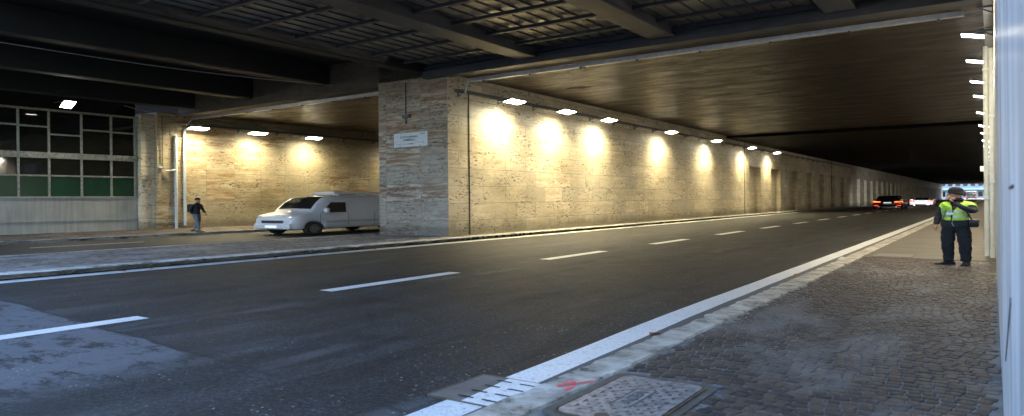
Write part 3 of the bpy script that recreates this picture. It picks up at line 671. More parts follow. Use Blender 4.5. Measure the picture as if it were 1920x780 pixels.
for q in ([(-2.92, 4.95), (-2.87, 4.92), (-2.82, 5.12), (-2.87, 5.15)], [(-2.86, 5.03), (-2.82, 5.02), (-2.70, 5.22), (-2.73, 5.26)], [(-2.80, 4.86), (-2.75, 4.84), (-2.78, 5.06), (-2.82, 5.06)]): m.face([(x_-.06, y_-.05, zt) for x_, y_ in q])
o = m.build('spray_mark', M['pink'], origin=(-2.8, 4.95, SZ)); tag(o, 'small red spray paint scrawl on the kerb beside the manhole cover', 'paint mark')
ac = empty('access_cover', (-2.05, 20.4, SZ), 'flat rusty access cover in the concrete walkway near the man', 'access cover')
m = MB(); m.box(-.5, .35, -.55, .55, .006, .012); m.build('plate', M['drain'], ac); m = MB()
m.box(-.54, -.5, -.59, .59, .006, .014); m.box(.35, .39, -.59, .59, .006, .014); m.box(-.5, .35, .55, .59, .006, .014); m.box(-.5, .35, -.59, -.55, .006, .014); m.build('frame', M['rust'], ac)
# litter
M['leaf'] = flat('dead_leaf', (.30, .10, .03), .8, var=.2)
lf = None
for x_, y_ in ((-16.9, 8.2), (-16.95, 8.9), (-16.85, 12.4), (-17.0, 12.9), (-16.9, 16.3), (-3.25, 7.6), (-3.28, 14.8)):
    if lf is None:
        m = MB(); m.mesh([(-.10, 0, 0), (-.03, .05, .02), (.06, .04, .035), (.12, 0, .01), (.05, -.05, .03), (-.04, -.05, .015), (0, 0, .005)], [(0, 1, 6), (1, 2, 6), (2, 3, 6), (3, 4, 6), (4, 5, 6), (5, 0, 6)])
        lf = m.build('fallen_leaf', M['leaf']); tag(lf, 'dead brown leaf lying at the foot of a kerb', 'leaf', 'fallen leaves along the kerbs'); o = lf
    else: o = lf.copy(); C.objects.link(o)
    o.location = (x_, y_, .012); o.rotation_euler = (0, 0, random.uniform(0, 6))
M['paper'] = flat('litter_paper', (.6, .6, .62), .6, var=.05)
m = MB(); m.mesh([(0, 0, 0), (.16, .03, .01), (.2, .2, .04), (.03, .18, .015), (.1, .1, .07)], [(0, 1, 4), (1, 2, 4), (2, 3, 4), (3, 0, 4)])
o = m.build('crumpled_wrapper', M['paper']); o.location = (-3.28, 19.2, .006); tag(o, 'crumpled pale wrapper lying in the gutter by the right kerb', 'litter')
#@@PART2
# ------------------------------------------------------------------ vehicles (true metres, widened in plan by K)
M['van_white'] = flat('van_white_paint', (.62, .60, .62), .35, var=0, spec=.6)
M['car_black'] = flat('black_car_paint', (.012, .012, .014), .18, var=0, spec=.7)
M['car_white'] = flat('white_car_paint', (.72, .76, .78), .2, var=.03, spec=.6)
M['car_glass'] = flat('car_glass', (.01, .012, .014), .08, var=0, spec=.6)
M['rubber'] = flat('tyre_rubber', (.02, .02, .02), .8, var=0)
M['rim'] = flat('alloy_rim', (.35, .35, .36), .35, .8, var=0)
M['trim'] = flat('black_trim', (.03, .03, .032), .55, var=0)
M['tail'] = flat('lit_tail_lamp', (.5, .03, .02), .3, emit=(1, .04, .02), es=.9)
M['tail_o'] = flat('lit_orange_tail_lamp', (.6, .1, .02), .3, emit=(1, .10, .02), es=1.2)
M['plate'] = flat('number_plate', (.75, .78, .85), .4, emit=(.85, .92, 1), es=.12)  # faint glow of its own stands in for light on the plate
M['chrome'] = flat('chrome', (.6, .6, .6), .15, 1, var=0)
M['headlamp'] = flat('clear_headlamp', (.6, .62, .65), .1, .3, var=0)
def loft(sections, closed=True, smooth=True, cap=True):
    """sections: list of equally long point lists"""
    m = MB(); n = len(sections[0]); vs_ = [p for s_ in sections for p in s_]; fs_ = []
    for i in range(len(sections)-1):
        for k in range(n if closed else n-1): fs_.append((i*n+k, i*n+(k+1) % n, (i+1)*n+(k+1) % n, (i+1)*n+k))
    if cap: fs_.append(tuple(range(n))[::-1]); fs_.append(tuple((len(sections)-1)*n+k for k in range(n)))
    m.mesh(vs_, fs_, 0, smooth); return m
def interp(tab, y):
    for (a, *va), (b, *vb) in zip(tab, tab[1:]):
        if a <= y <= b: t = (y-a)/(b-a) if b > a else 0; t = t*t*(3-2*t); return [p+(q-p)*t for p, q in zip(va, vb)]
    return list(tab[-1][1:]) if y > tab[-1][0] else list(tab[0][1:])
def lower_body(L, tab, n=26, arches=()):
    """tab rows: y, half width, bottom z, shoulder z, deck z.  y runs from tail (0) to nose (L)"""
    secs = []
    for i in range(n+1):
        y = L*i/n; hw, zb, zs, zd = interp(tab, y)
        for ya, ra in arches:
            if abs(y-ya) < ra: zb = max(zb, math.sqrt(ra*ra-(y-ya)**2)*.92+.28)
        h = [(hw*.90, zb), (hw*.99, zb+.05*(zs-zb)), (hw*1.0, zb+(zs-zb)*.55), (hw*.97, zs), (hw*.86, zd-.012), (hw*.5, zd+.012)]
        secs.append([(x, y, z) for x, z in h]+[(-x, y, z) for x, z in h[::-1]])
    return loft(secs)
def wheel(parent, x, y, r=.32, wd=.21):
    s_ = 1 if x > 0 else -1
    w_ = empty('wheel', (x*K, y*K, r)); w_.parent = parent
    m = MB(); n = 26; A = [(.5, r*.66), (.5, r*.93), (.38, r), (-.38, r), (-.5, r*.93), (-.5, r*.66)]
    vs_ = []; 
    for k in range(n):
        a = 2*math.pi*k/n; vs_ += [(u*wd, q*math.cos(a), q*math.sin(a)) for u, q in A]
    m.mesh(vs_, [(k*6+j, k*6+(j+1) % 6, ((k+1) % n)*6+(j+1) % 6, ((k+1) % n)*6+j) for k in range(n) for j in range(6)], 0, True); m.build('tyre', M['rubber'], w_, kx=K)
    m = MB(); xo = s_*wd*.42
    for k in range(5):
        a = 2*math.pi*k/5; c_, s2 = math.cos(a), math.sin(a); e = r*.09
        m.face([(xo, -s2*e*1.4, c_*e*1.4), (xo, c_*r*.64-s2*e, s2*r*.64+c_*e), (xo, c_*r*.64+s2*e, s2*r*.64-c_*e), (xo, s2*e*1.4, -c_*e*1.4)])
    m.tube([(xo-.02*s_, 0, 0), (xo+.01*s_, 0, 0)], r*.2, 12); m.tube([(xo-.06*s_, 0, 0), (xo-.05*s_, 0, 0)], r*.66, 20); m.build('rim', M['rim'], w_, kx=K)
def car(name, label, paint, tail, L, W, tab, gh, loc, arches, plate_z, tail_pts, group=None, spoiler=False):
    c_ = empty(name, loc, label, 'car', group)
    b = lower_body(L, tab, 44, arches).build('body', M[paint], c_, kx=K, weld=False)
    # greenhouse rows: y, half width at belt, belt z, half width at roof, roof z
    secs = [[(hb, y, zb), (hb*.985, y, zb+(zr-zb)*.25), (hr, y, zr-.05), (hr*.80, y, zr), (-hr*.80, y, zr), (-hr, y, zr-.05), (-hb*.985, y, zb+(zr-zb)*.25), (-hb, y, zb)] for y, hb, zb, hr, zr in gh]
    loft(secs).build('cabin_glass', M['car_glass'], c_, kx=K)
    # roof skin and pillars sit proud of the glass
    m = MB(); rs = [r_ for r_ in gh if r_[4] > gh[len(gh)//2][4]-.16]
    loft([[(hr*.93, y, zr-.025), (hr*.80, y, zr+.012), (0, y, zr+.022), (-hr*.80, y, zr+.012), (-hr*.93, y, zr-.025)] for y, hb, zb, hr, zr in rs], closed=False, cap=False).build('roof', M[paint], c_, kx=K)
    m = MB()
    for s_ in (-1, 1):
        pts = [(s_*(r_[1] if i in (0, len(gh)-1) else r_[3]*1.0), r_[0], (r_[2] if i in (0, len(gh)-1) else r_[4]-.03)) for i, r_ in enumerate(gh)]
        m.tube(pts, .032, 6)
        ym = (gh[1][0]+gh[-2][0])/2; rm = gh[len(gh)//2]; m.tube([(s_*rm[1], ym, rm[2]), (s_*rm[3], ym, rm[4]-.04)], .03, 6)
    m.build('pillars', M[paint], c_, kx=K)
    for s_ in (-1, 1):
        m = MB(); P_ = [(s_*x_, y_, z_) for x_, y_, z_ in tail_pts]
        m.mesh(P_+[(x_, y_+.10, z_) for x_, y_, z_ in P_], [tuple(range(len(P_)))]+[(i, (i+1) % len(P_), len(P_)+(i+1) % len(P_), len(P_)+i) for i in range(len(P_))]); m.build('tail_lamp', M[tail], c_, kx=K)
        m = MB(); yy_ = gh[-2][0]-.35; hb = gh[len(gh)//2][1]; zb = gh[len(gh)//2][2]
        m.mesh([(s_*(hb+a), yy_+bb, zb+c2) for a in (.04, .24) for bb in (0, .10) for c2 in (.02, .16)], [(0, 1, 3, 2), (4, 6, 7, 5), (0, 4, 5, 1), (2, 3, 7, 6), (0, 2, 6, 4), (1, 5, 7, 3)]); m.build('mirror', M[paint], c_, kx=K, bevel=.02)
        m = MB(); zh = tab[-2][3]-.12; m.box(min(s_*W*.28, s_*W*.44), max(s_*W*.28, s_*W*.44), L-.30, L-.02, zh-.06, zh+.05); m.build('headlamp', M['headlamp'], c_, kx=K, bevel=.02)
    m = MB(); m.box(-.26, .26, -.055, -.02, plate_z, plate_z+.12); m.build('number_plate', M['plate'], c_, kx=K)
    m = MB(); m.box(-W*.40, W*.40, -.04, .12, .24, .38); m.build('rear_diffuser', M['trim'], c_, kx=K, bevel=.03)
    for s_ in (-1, 1):
        m = MB(); m.tube([(s_*W*.28, -.08, .30), (s_*W*.28, .05, .30)], .05, 10); m.build('exhaust', M['chrome'], c_, kx=K)
        m = MB(); m.box(min(s_*W*.30, s_*W*.44), max(s_*W*.30, s_*W*.44), -.05, .02, .44, .475); m.build('reflector', M['tail'], c_, kx=K)  # glows through the lit tail lamp material, though it is no lamp
    if spoiler:
        m = MB(); m.box(-W*.40, W*.40, -.02, .22, tab[1][3]+.02, tab[1][3]+.05); m.build('spoiler', M[paint], c_, kx=K, bevel=.012)
    for s_ in ((-1, 1) if paint == 'car_black' else ()):
        ld = bpy.data.lights.new('headlight_beam', 'SPOT'); ld.energy = 1500; ld.spot_size = R(50); ld.spot_blend = .7; ld.color = (.86, .94, 1); ld.shadow_soft_size = .08
        lo = bpy.data.objects.new('headlight_beam', ld); C.objects.link(lo); lo.parent = c_; lo.location = (s_*W*.36*K, (L+.06)*K, .68); lo.rotation_euler = (R(88.5), 0, 0)
    for ya, ra in arches:
        for s_ in (-1, 1): wheel(c_, s_*(W/2-.12), ya)
    return c_
L = 4.4; W = 2.06
car('hatchback_car', 'black hatchback seen from behind with glowing orange red tail lamps', 'car_black', 'tail_o', L, W,
    [(0, W*.44, .30, .88, .95), (.10, W*.485, .24, .92, 1.02), (.7, W*.5, .22, .98, 1.05), (2.8, W*.5, .22, .96, 1.02), (3.6, W*.49, .22, .84, .92), (4.2, W*.44, .26, .70, .76), (4.4, W*.36, .34, .60, .62)],
    [(.02, .80, 1.0, .78, 1.05), (.28, .83, 1.02, .70, 1.44), (.62, .86, 1.02, .69, 1.60), (1.5, .88, 1.02, .70, 1.66), (2.3, .87, 1.0, .68, 1.60), (3.25, .80, .94, .70, 1.0)],
    (-10.75, 97, 0), [(.78, .40), (3.55, .40)], .74, [(.46, -.045, .93), (.98, .03, 1.0), (1.0, .10, .92), (.92, -.0, .84), (.48, -.05, .87)])
L = 4.4; W = 2.0
car('sports_car', 'white low sports car ahead of the black hatchback with red tail lamps', 'car_white', 'tail', L, W,
    [(0, W*.42, .30, .82, .86), (.12, W*.485, .22, .88, .93), (.8, W*.5, .20, .90, .98), (1.6, W*.49, .20, .86, .96), (2.9, W*.48, .20, .84, .92), (3.8, W*.48, .22, .80, .86), (4.25, W*.42, .26, .60, .66), (4.4, W*.34, .32, .52, .54)],
    [(.30, .62, .94, .60, .97), (.9, .74, .94, .60, 1.20), (1.5, .80, .94, .62, 1.36), (2.1, .82, .92, .62, 1.36), (2.6, .80, .90, .60, 1.24), (3.1, .76, .86, .66, .90)],
    (-9.05, 123, 0), [(.82, .40), (3.5, .39)], .56, [(.50, -.05, .86), (.90, .02, .90), (.96, .07, .80), (.86, -.0, .74), (.52, -.05, .76)], spoiler=True)

# van, nose towards the viewer's side, in the left tunnel
def delivery_van():
    v = empty('delivery_van', (-28.6, 20.9, 0), 'plain white delivery van half hidden behind the end of the middle wall', 'van'); L = 4.9
    def sec(y):
        if y < .12: zr = .62+.36*(y/.12)**.5
        elif y < .72: zr = .98+.16*(y-.12)/.6
        elif y < 1.45: t = (y-.72)/.73; zr = 1.14+.72*math.sin(t*math.pi/2)**.9
        elif y < 4.75: zr = 1.88
        else: zr = 1.88-.10*((y-4.75)/.15)**2
        w_ = .93-(.13*(1-y/.35)**2 if y < .35 else 0)-(.05*((y-4.6)/.3)**2 if y > 4.6 else 0); zb = .30
        for ya in (.80, 3.85):
            if abs(y-ya) < .38: zb = max(zb, .28+math.sqrt(.1444-(y-ya)**2)*1.0)
        zb = min(zb, .66); t_ = max(0, min(1, (zr-1.1)/.7)); hr = .90-.10*t_
        return [(w_*.95, y, zb), (w_, y, zb+.06), (w_, y, zb+.5*(min(zr-.08, 1.02)-zb)), (w_, y, min(zr-.06, 1.02)), (w_*.985-.02*t_, y, min(zr-.05, 1.02)+.5*(zr-.10-min(zr-.06, 1.02))*t_), (min(w_*.97, hr+.03), y, zr-.07), (min(w_*.9, hr-.04), y, zr-.01), (0, y, zr+.02)]
    ys_ = [0, .02, .05, .09, .13, .2, .3, .38, .42, .46, .55, .65, .72, .8, .9, 1.0, 1.1, 1.15, 1.19, 1.25, 1.35, 1.45, 1.6, 2, 2.5, 3.0, 3.4, 3.46, 3.49, 3.55, 3.7, 3.85, 4.0, 4.15, 4.21, 4.25, 4.4, 4.6, 4.75, 4.82, 4.87, 4.9]
    secs = []
    for y in ys_:
        h = sec(y); secs.append(h+[(-x, y_, z) for x, y_, z in h[-2::-1]])
    loft(secs).build('body', M['van_white'], v, kx=K)
    m = MB(); pts = [(.76, .78), (.72, 1.0), (.68, 1.2), (.66, 1.36)]
    fr = [(x_, y_, sec(y_)[-1][2]+.006) for x_, y_ in pts]
    for a, b in zip(fr, fr[1:]): m.face([(-a[0], a[1], a[2]-.02), (0, a[1]-.01, a[2]+.012), (0, b[1]-.01, b[2]+.012), (-b[0], b[1], b[2]-.02)], 0, True); m.face([(0, a[1]-.01, a[2]+.012), (a[0], a[1], a[2]-.02), (b[0], b[1], b[2]-.02), (0, b[1]-.01, b[2]+.012)], 0, True)
    m.build('windscreen', M['car_glass'], v, kx=K)
    for s_ in (-1, 1):
        d = s_*.934
        m = MB(); m.face([(d, 1.05, 1.08), (d, 2.0, 1.08), (s_*.90, 2.0, 1.58), (s_*.90, 1.42, 1.58)]); m.v = [(a+s_*.008, b, c_) for a, b, c_ in m.v]; m.build('side_window', M['car_glass'], v, kx=K)
        m = MB(); m.box(min(d, d+s_*.015), max(d, d+s_*.015), 1.25, 3.4, .60, .66); m.build('side_moulding', M['galv'], v, kx=K)
        m = MB()
        for yy_ in (1.0, 2.08, 3.2): m.box(min(d-.002, d+s_*.003), max(d-.002, d+s_*.003), yy_, yy_+.010, .45, 1.06)
        m.build('door_seam', M['trim'], v, kx=K)
        m = MB(); m.box(min(s_*.93, s_*1.10), max(s_*.93, s_*1.10), 1.12, 1.22, 1.08, 1.30); m.build('mirror', M['van_white'], v, kx=K, bevel=.02)
        m = MB(); m.box(min(s_*.58, s_*.86), max(s_*.58, s_*.86), .06, .30, .74, .92); m.build('headlamp', M['headlamp'], v, kx=K, bevel=.04)
    m = MB(); m.box(-.84, .84, -.05, .25, .32, .56); m.build('bumper', M['van_white'], v, kx=K, bevel=.05)
    m = MB(); m.box(-.50, .50, -.015, .05, .60, .72); m.build('grille', M['trim'], v, kx=K)
    m = MB(); m.box(-.26, .26, -.07, -.045, .38, .48); m.build('number_plate', M['plate'], v, kx=K)
    m = MB()
    for yy_ in (1.9, 2.9, 3.9):
        m = MB(); m.box(-.7, .7, yy_, yy_+.04, 1.96, 1.99); m.box(-.7, -.66, yy_, yy_+.04, 1.86, 1.96); m.box(.66, .7, yy_, yy_+.04, 1.86, 1.96); m.build('roof_bar', M['galv'], v, kx=K)
    m = MB(); m.box(-.5, .5, 1.9, 4.0, 1.995, 2.13); m.build('roof_load', M['van_white'], v, kx=K, bevel=.03)
    for ya in (.80, 3.85):
        for s_ in (-1, 1): wheel(v, s_*.82, ya, .32)
delivery_van()

# ------------------------------------------------------------------ daylight street beyond the far portal
M['bus'] = flat('bus_olive', (.20, .20, .15), .4, var=.1); M['far_wall'] = flat('far_building', (.42, .45, .50), .7, var=.1, scl=.3)
M['blue'] = flat('blue_panel', (.10, .22, .5), .5, var=.05); M['teal'] = flat('teal_awning', (.08, .28, .22), .6, var=.05)
M['far_pale'] = flat('pale_fascia', (.7, .72, .75), .6, var=.05)
bu = empty('city_bus', (-8.4, 388, 0), 'olive bus seen from behind beyond the far end of the tunnel', 'bus')
m = MB(); m.box(-1.25, 1.25, 0, 11, .35, 3.55); m.build('body', M['bus'], bu, kx=K, bevel=.15)
m = MB(); m.box(-1.1, 1.1, -.05, -.01, 2.15, 3.1); m.build('rear_window', M['car_glass'], bu, kx=K, bevel=.02)
for s_ in (-1, 1):
    for z_ in (.75, 3.1): m = MB(); m.box(min(s_*1.0, s_*1.24), max(s_*1.0, s_*1.24), -.06, .02, z_, z_+(.5 if z_ < 1 else .2)); m.build('tail_lamp', M['tail'], bu, kx=K)
    for ya in (1.9, 8.6): wheel(bu, s_*1.12, ya, .48, .3)
m = MB(); m.box(-.25, .25, -.055, -.012, .85, 1.0); m.build('number_plate', M['plate'], bu, kx=K)
fb = empty('street_building', (-10, 470, 0), 'bluish building front with windows in the daylight past the tunnel exit', 'building')
m = MB(); m.box(-60, 55, 0, 14, 0, 16); m.build('wall', M['far_wall'], fb)
for i in range(22):
    x = -40+i*3.6
    for z_, mt in ((1.0, 'car_glass'), (7.0, 'car_glass')):
        m = MB(); m.box(x, x+2.2, -.12, -.02, z_, z_+2.6); m.build('window', M[mt], fb)
m = MB(); m.box(-60, 55, -3.2, -.02, 4.3, 4.8); m.build('canopy', M['teal'], fb)
m = MB(); m.box(-60, 55, -3.5, -3.2, 4.8, 5.8); m.build('fascia', M['far_pale'], fb)
for x, wd in ((-22, 6), (-9, 5), (4, 4.5), (12, 3)): 
    m = MB(); m.box(x, x+wd, -3.62, -3.52, 4.6, 6.1); m.build('sign_panel', M['blue'] if wd > 5 else M['far_pale'], fb)
for i, (x, y, hh) in enumerate(((-27, 430, 8), (-17.5, 445, 8), (-3, 420, 7), (1.5, 440, 8))):
    p_ = pipe('street_pole', ('tall pole at the left of the tunnel exit', 'pole between the left pole and the olive bus', 'pole just right of the olive bus', 'pole farthest right in the tunnel exit')[i], [(x, y, 0), (x, y, hh)], .16, M['galv'], cat='pole')
def far_van(loc, label, mat, hw=1.0, h=2.3, L=5.2):
    v = empty('parked_van', loc, label, 'van')
    secs = [[(hw*.94, y, .3), (hw, y, .9), (hw*.94, y, z-.15), (hw*.8, y, z), (-hw*.8, y, z), (-hw*.94, y, z-.15), (-hw, y, .9), (-hw*.94, y, .3)] for y, z in ((0, h-.25), (.15, h), (3.6, h), (4.4, 1.35), (5.0, 1.1), (L, .8))]
    loft(secs).build('body', M[mat], v, kx=K)
    m = MB(); m.box(-hw*.75, hw*.75, -.05, -.005, h*.55, h*.85); m.build('rear_window', M['car_glass'], v, kx=K)
    for s_ in (-1, 1):
        m = MB(); m.box(min(s_*hw*.82, s_*hw*.96), max(s_*hw*.82, s_*hw*.96), -.05, .02, .9, 1.4); m.build('tail_lamp', M['tail'], v, kx=K)
        for ya in (1.0, 4.2): wheel(v, s_*(hw-.1), ya, .33)
far_van((-22.5, 400, 0), 'white van standing in daylight at the left of the tunnel exit', 'van_white')
far_van((-1.5, 430, 0), 'pale van parked behind the worker in orange past the tunnel exit', 'far_wall', 1.0, 2.2)
m = MB(); m.box(-1.1, 0, -.1, .1, 0, .55); m.box(-1.12, .02, -.12, .12, .5, .58)
o = m.build('hanging_sign_box', M['far_pale'], ); o.location = (-.08, 96, 4.35); tag(o, 'grey box fixed high on the right wall near the tunnel exit', 'sign box')
m = MB(); m.tube([(-.5, 0, .58), (-.5, 0, 2.3)], .03, 6); h_ = m.build('hanger', M['bracket'], o)

# ------------------------------------------------------------------ people
def skin(verts, edges, root=0, sub=2):
    """one continuous surface grown round a skeleton; verts are (x, y, z, rx, ry)"""
    me = bpy.data.meshes.new('sk'); me.from_pydata([v[:3] for v in verts], edges, [])
    ob = bpy.data.objects.new('sk', me); C.objects.link(ob)
    md = ob.modifiers.new('skin', 'SKIN'); md.use_smooth_shade = True; md.branch_smoothing = .4
    for i, v in enumerate(verts):
        sv = me.skin_vertices[0].data[i]; sv.radius = (v[3], v[4] if len(v) > 4 else v[3]); sv.use_root = (i == root)
    ss = ob.modifiers.new('s', 'SUBSURF'); ss.levels = sub; ss.render_levels = sub
    dg = bpy.context.evaluated_depsgraph_get(); e = ob.evaluated_get(dg); out = bpy.data.meshes.new_from_object(e)
    V = [tuple(v.co) for v in out.vertices]; F = [tuple(p.vertices) for p in out.polygons]
    bpy.data.objects.remove(ob); bpy.data.meshes.remove(out)
    return V, F
def chain(names, J): return [(J[a], J[b]) for a, b in zip(names, names[1:])]
def body_from(J, chains, root, matfn, mats, fingers, parent, sub=2):
    ks = list(J); idx = {k: i for i, k in enumerate(ks)}
    V, F = skin([J[k] for k in ks], [(idx[a], idx[b]) for ch in chains for a, b in zip(ch, ch[1:])], idx[root], sub)
    m = MB(); 
    for f in F: pass
    m.v = list(V); m.f = list(F); m.sm = [True]*len(F)
    m.mi = [matfn(sum((Vector(V[i]) for i in f), Vector())/len(f)) for f in F]
    body_v, body_f = list(V), list(F)
    for fg in fingers:
        v2, f2 = skin(fg, [(i, i+1) for i in range(len(fg)-1)], 0, 1); m.mesh(v2, f2, 0, True)
    return m, body_v, body_f
def hand(w_, d, side, palm_n, curl, s=1.0):
    """palm and five fingers from wrist w_, along d; side = towards the thumb, palm_n = out of the palm"""
    w_, d, side, n = Vector(w_), Vector(d).normalized(), Vector(side).normalized(), Vector(palm_n).normalized()
    out = [[(*(w_-d*.015*s), .026*s, .018*s), (*(w_+d*.03*s), .034*s, .016*s), (*(w_+d*.075*s), .038*s, .015*s)]]
    for k, (o_, L_) in enumerate(((.030, .066), (.011, .078), (-.009, .072), (-.028, .056))):
        b = w_+d*.07*s+side*o_*s; a1 = curl*.5; a2 = curl*1.3
        p1 = b+(d*math.cos(a1)+n*math.sin(a1))*L_*.5*s; p2 = p1+(d*math.cos(a2)+n*math.sin(a2))*L_*.3*s; p3 = p2+(d*math.cos(a2*1.4)+n*math.sin(a2*1.4))*L_*.22*s
        out.append([(*b, .0105*s), (*p1, .0095*s), (*p2, .0085*s), (*p3, .0068*s)])
    b = w_+d*.02*s+side*.025*s; p1 = b+(side*.75+d*.6+n*.2).normalized()*.04*s; p2 = p1+(side*.25+d*.9+n*.35).normalized()*.032*s
    out.append([(*b, .013*s), (*p1, .0115*s), (*p2, .009*s)])
    return out
def shell(bv, bf, keep, off, name, mats, parent, matfn=lambda c_: 0, thick=.012, cuts=()):
    """clothing that follows the body: the kept faces pushed out along their normals"""
    me = bpy.data.meshes.new('t'); me.from_pydata(bv, [], bf); me.update()
    bm = bmesh.new(); bm.from_mesh(me)
    for co, no in cuts: bmesh.ops.bisect_plane(bm, geom=bm.verts[:]+bm.edges[:]+bm.faces[:], plane_co=co, plane_no=no, dist=1e-5)
    bm.to_mesh(me); bm.free(); me.update(); bv = [tuple(v.co) for v in me.vertices]; bf = [tuple(p.vertices) for p in me.polygons]
    nr = [v.normal.copy() for v in me.vertices]; m = MB(); used = {}
    for f in bf:
        c_ = sum((Vector(bv[i]) for i in f), Vector())/len(f)
        if not keep(c_): continue
        ids = []
        for i in f:
            if i not in used: used[i] = len(m.v); p = Vector(bv[i])+nr[i]*off; m.v.append(tuple(p))
            ids.append(used[i])
        m.f.append(tuple(ids)); m.mi.append(matfn(c_)); m.sm.append(True)
    bpy.data.meshes.remove(me)
    o = m.build(name, mats, parent, kx=K, rec=False)
    md = o.modifiers.new('t', 'SOLIDIFY'); md.thickness = thick; md.offset = -1
    return o
M['skin'] = flat('skin', (.36, .18, .12), .5, var=.1, scl=15)
M['navy'] = flat('navy_cloth', (.014, .016, .022), .85, var=.3, scl=14)
M['navy_t'] = flat('navy_trousers', (.011, .012, .017), .9, var=.3, scl=14)
M['hivis'] = flat('yellow_vest', (.36, .60, .05), .6, var=.08, scl=10)
M['reflect'] = flat('grey_reflective_band', (.40, .40, .46), .4, .2, var=.1)
M['wool'] = flat('black_wool', (.014, .013, .014), .95, var=.3, scl=40)
M['shoe'] = flat('black_shoe', (.012, .012, .013), .5, var=0)
M['badge'] = flat('white_badge', (.75, .76, .82), .4, var=0)
M['hair'] = flat('dark_hair', (.02, .015, .012), .8, var=0)
M['jeans'] = flat('washed_jeans', (.13, .15, .20), .85, var=.2, scl=12)
M['orange'] = flat('orange_jacket', (.55, .12, .03), .7, var=.2)
M['eye'] = flat('dark_eye', (.03, .02, .02), .3, var=0)
def shoe(parent, x, y, z, ang, s=1.0, flatsole=True):
    """shoe at the ankle, toe pointing along ang (0 = -y)"""
    c_, s2 = math.cos(ang), math.sin(ang); secs = []
    for t, wd, h in ((-.09, .030, .06), (-.07, .040, .09), (.0, .043, .10), (.06, .046, .075), (.12, .050, .055), (.17, .044, .045), (.195, .025, .03)):
        ring = [(wd, .0), (wd*1.02, h*.4), (wd*.6, h*.95), (0, h), (-wd*.6, h*.95), (-wd*1.02, h*.4), (-wd, 0)]
        secs.append([(x+(q*c_+t*s2)*s, y+(q*s2*1-t*c_)*s, z+hh*s) for q, hh in ring])
    o = loft(secs).build('shoe', M['shoe'], parent, kx=K); return o

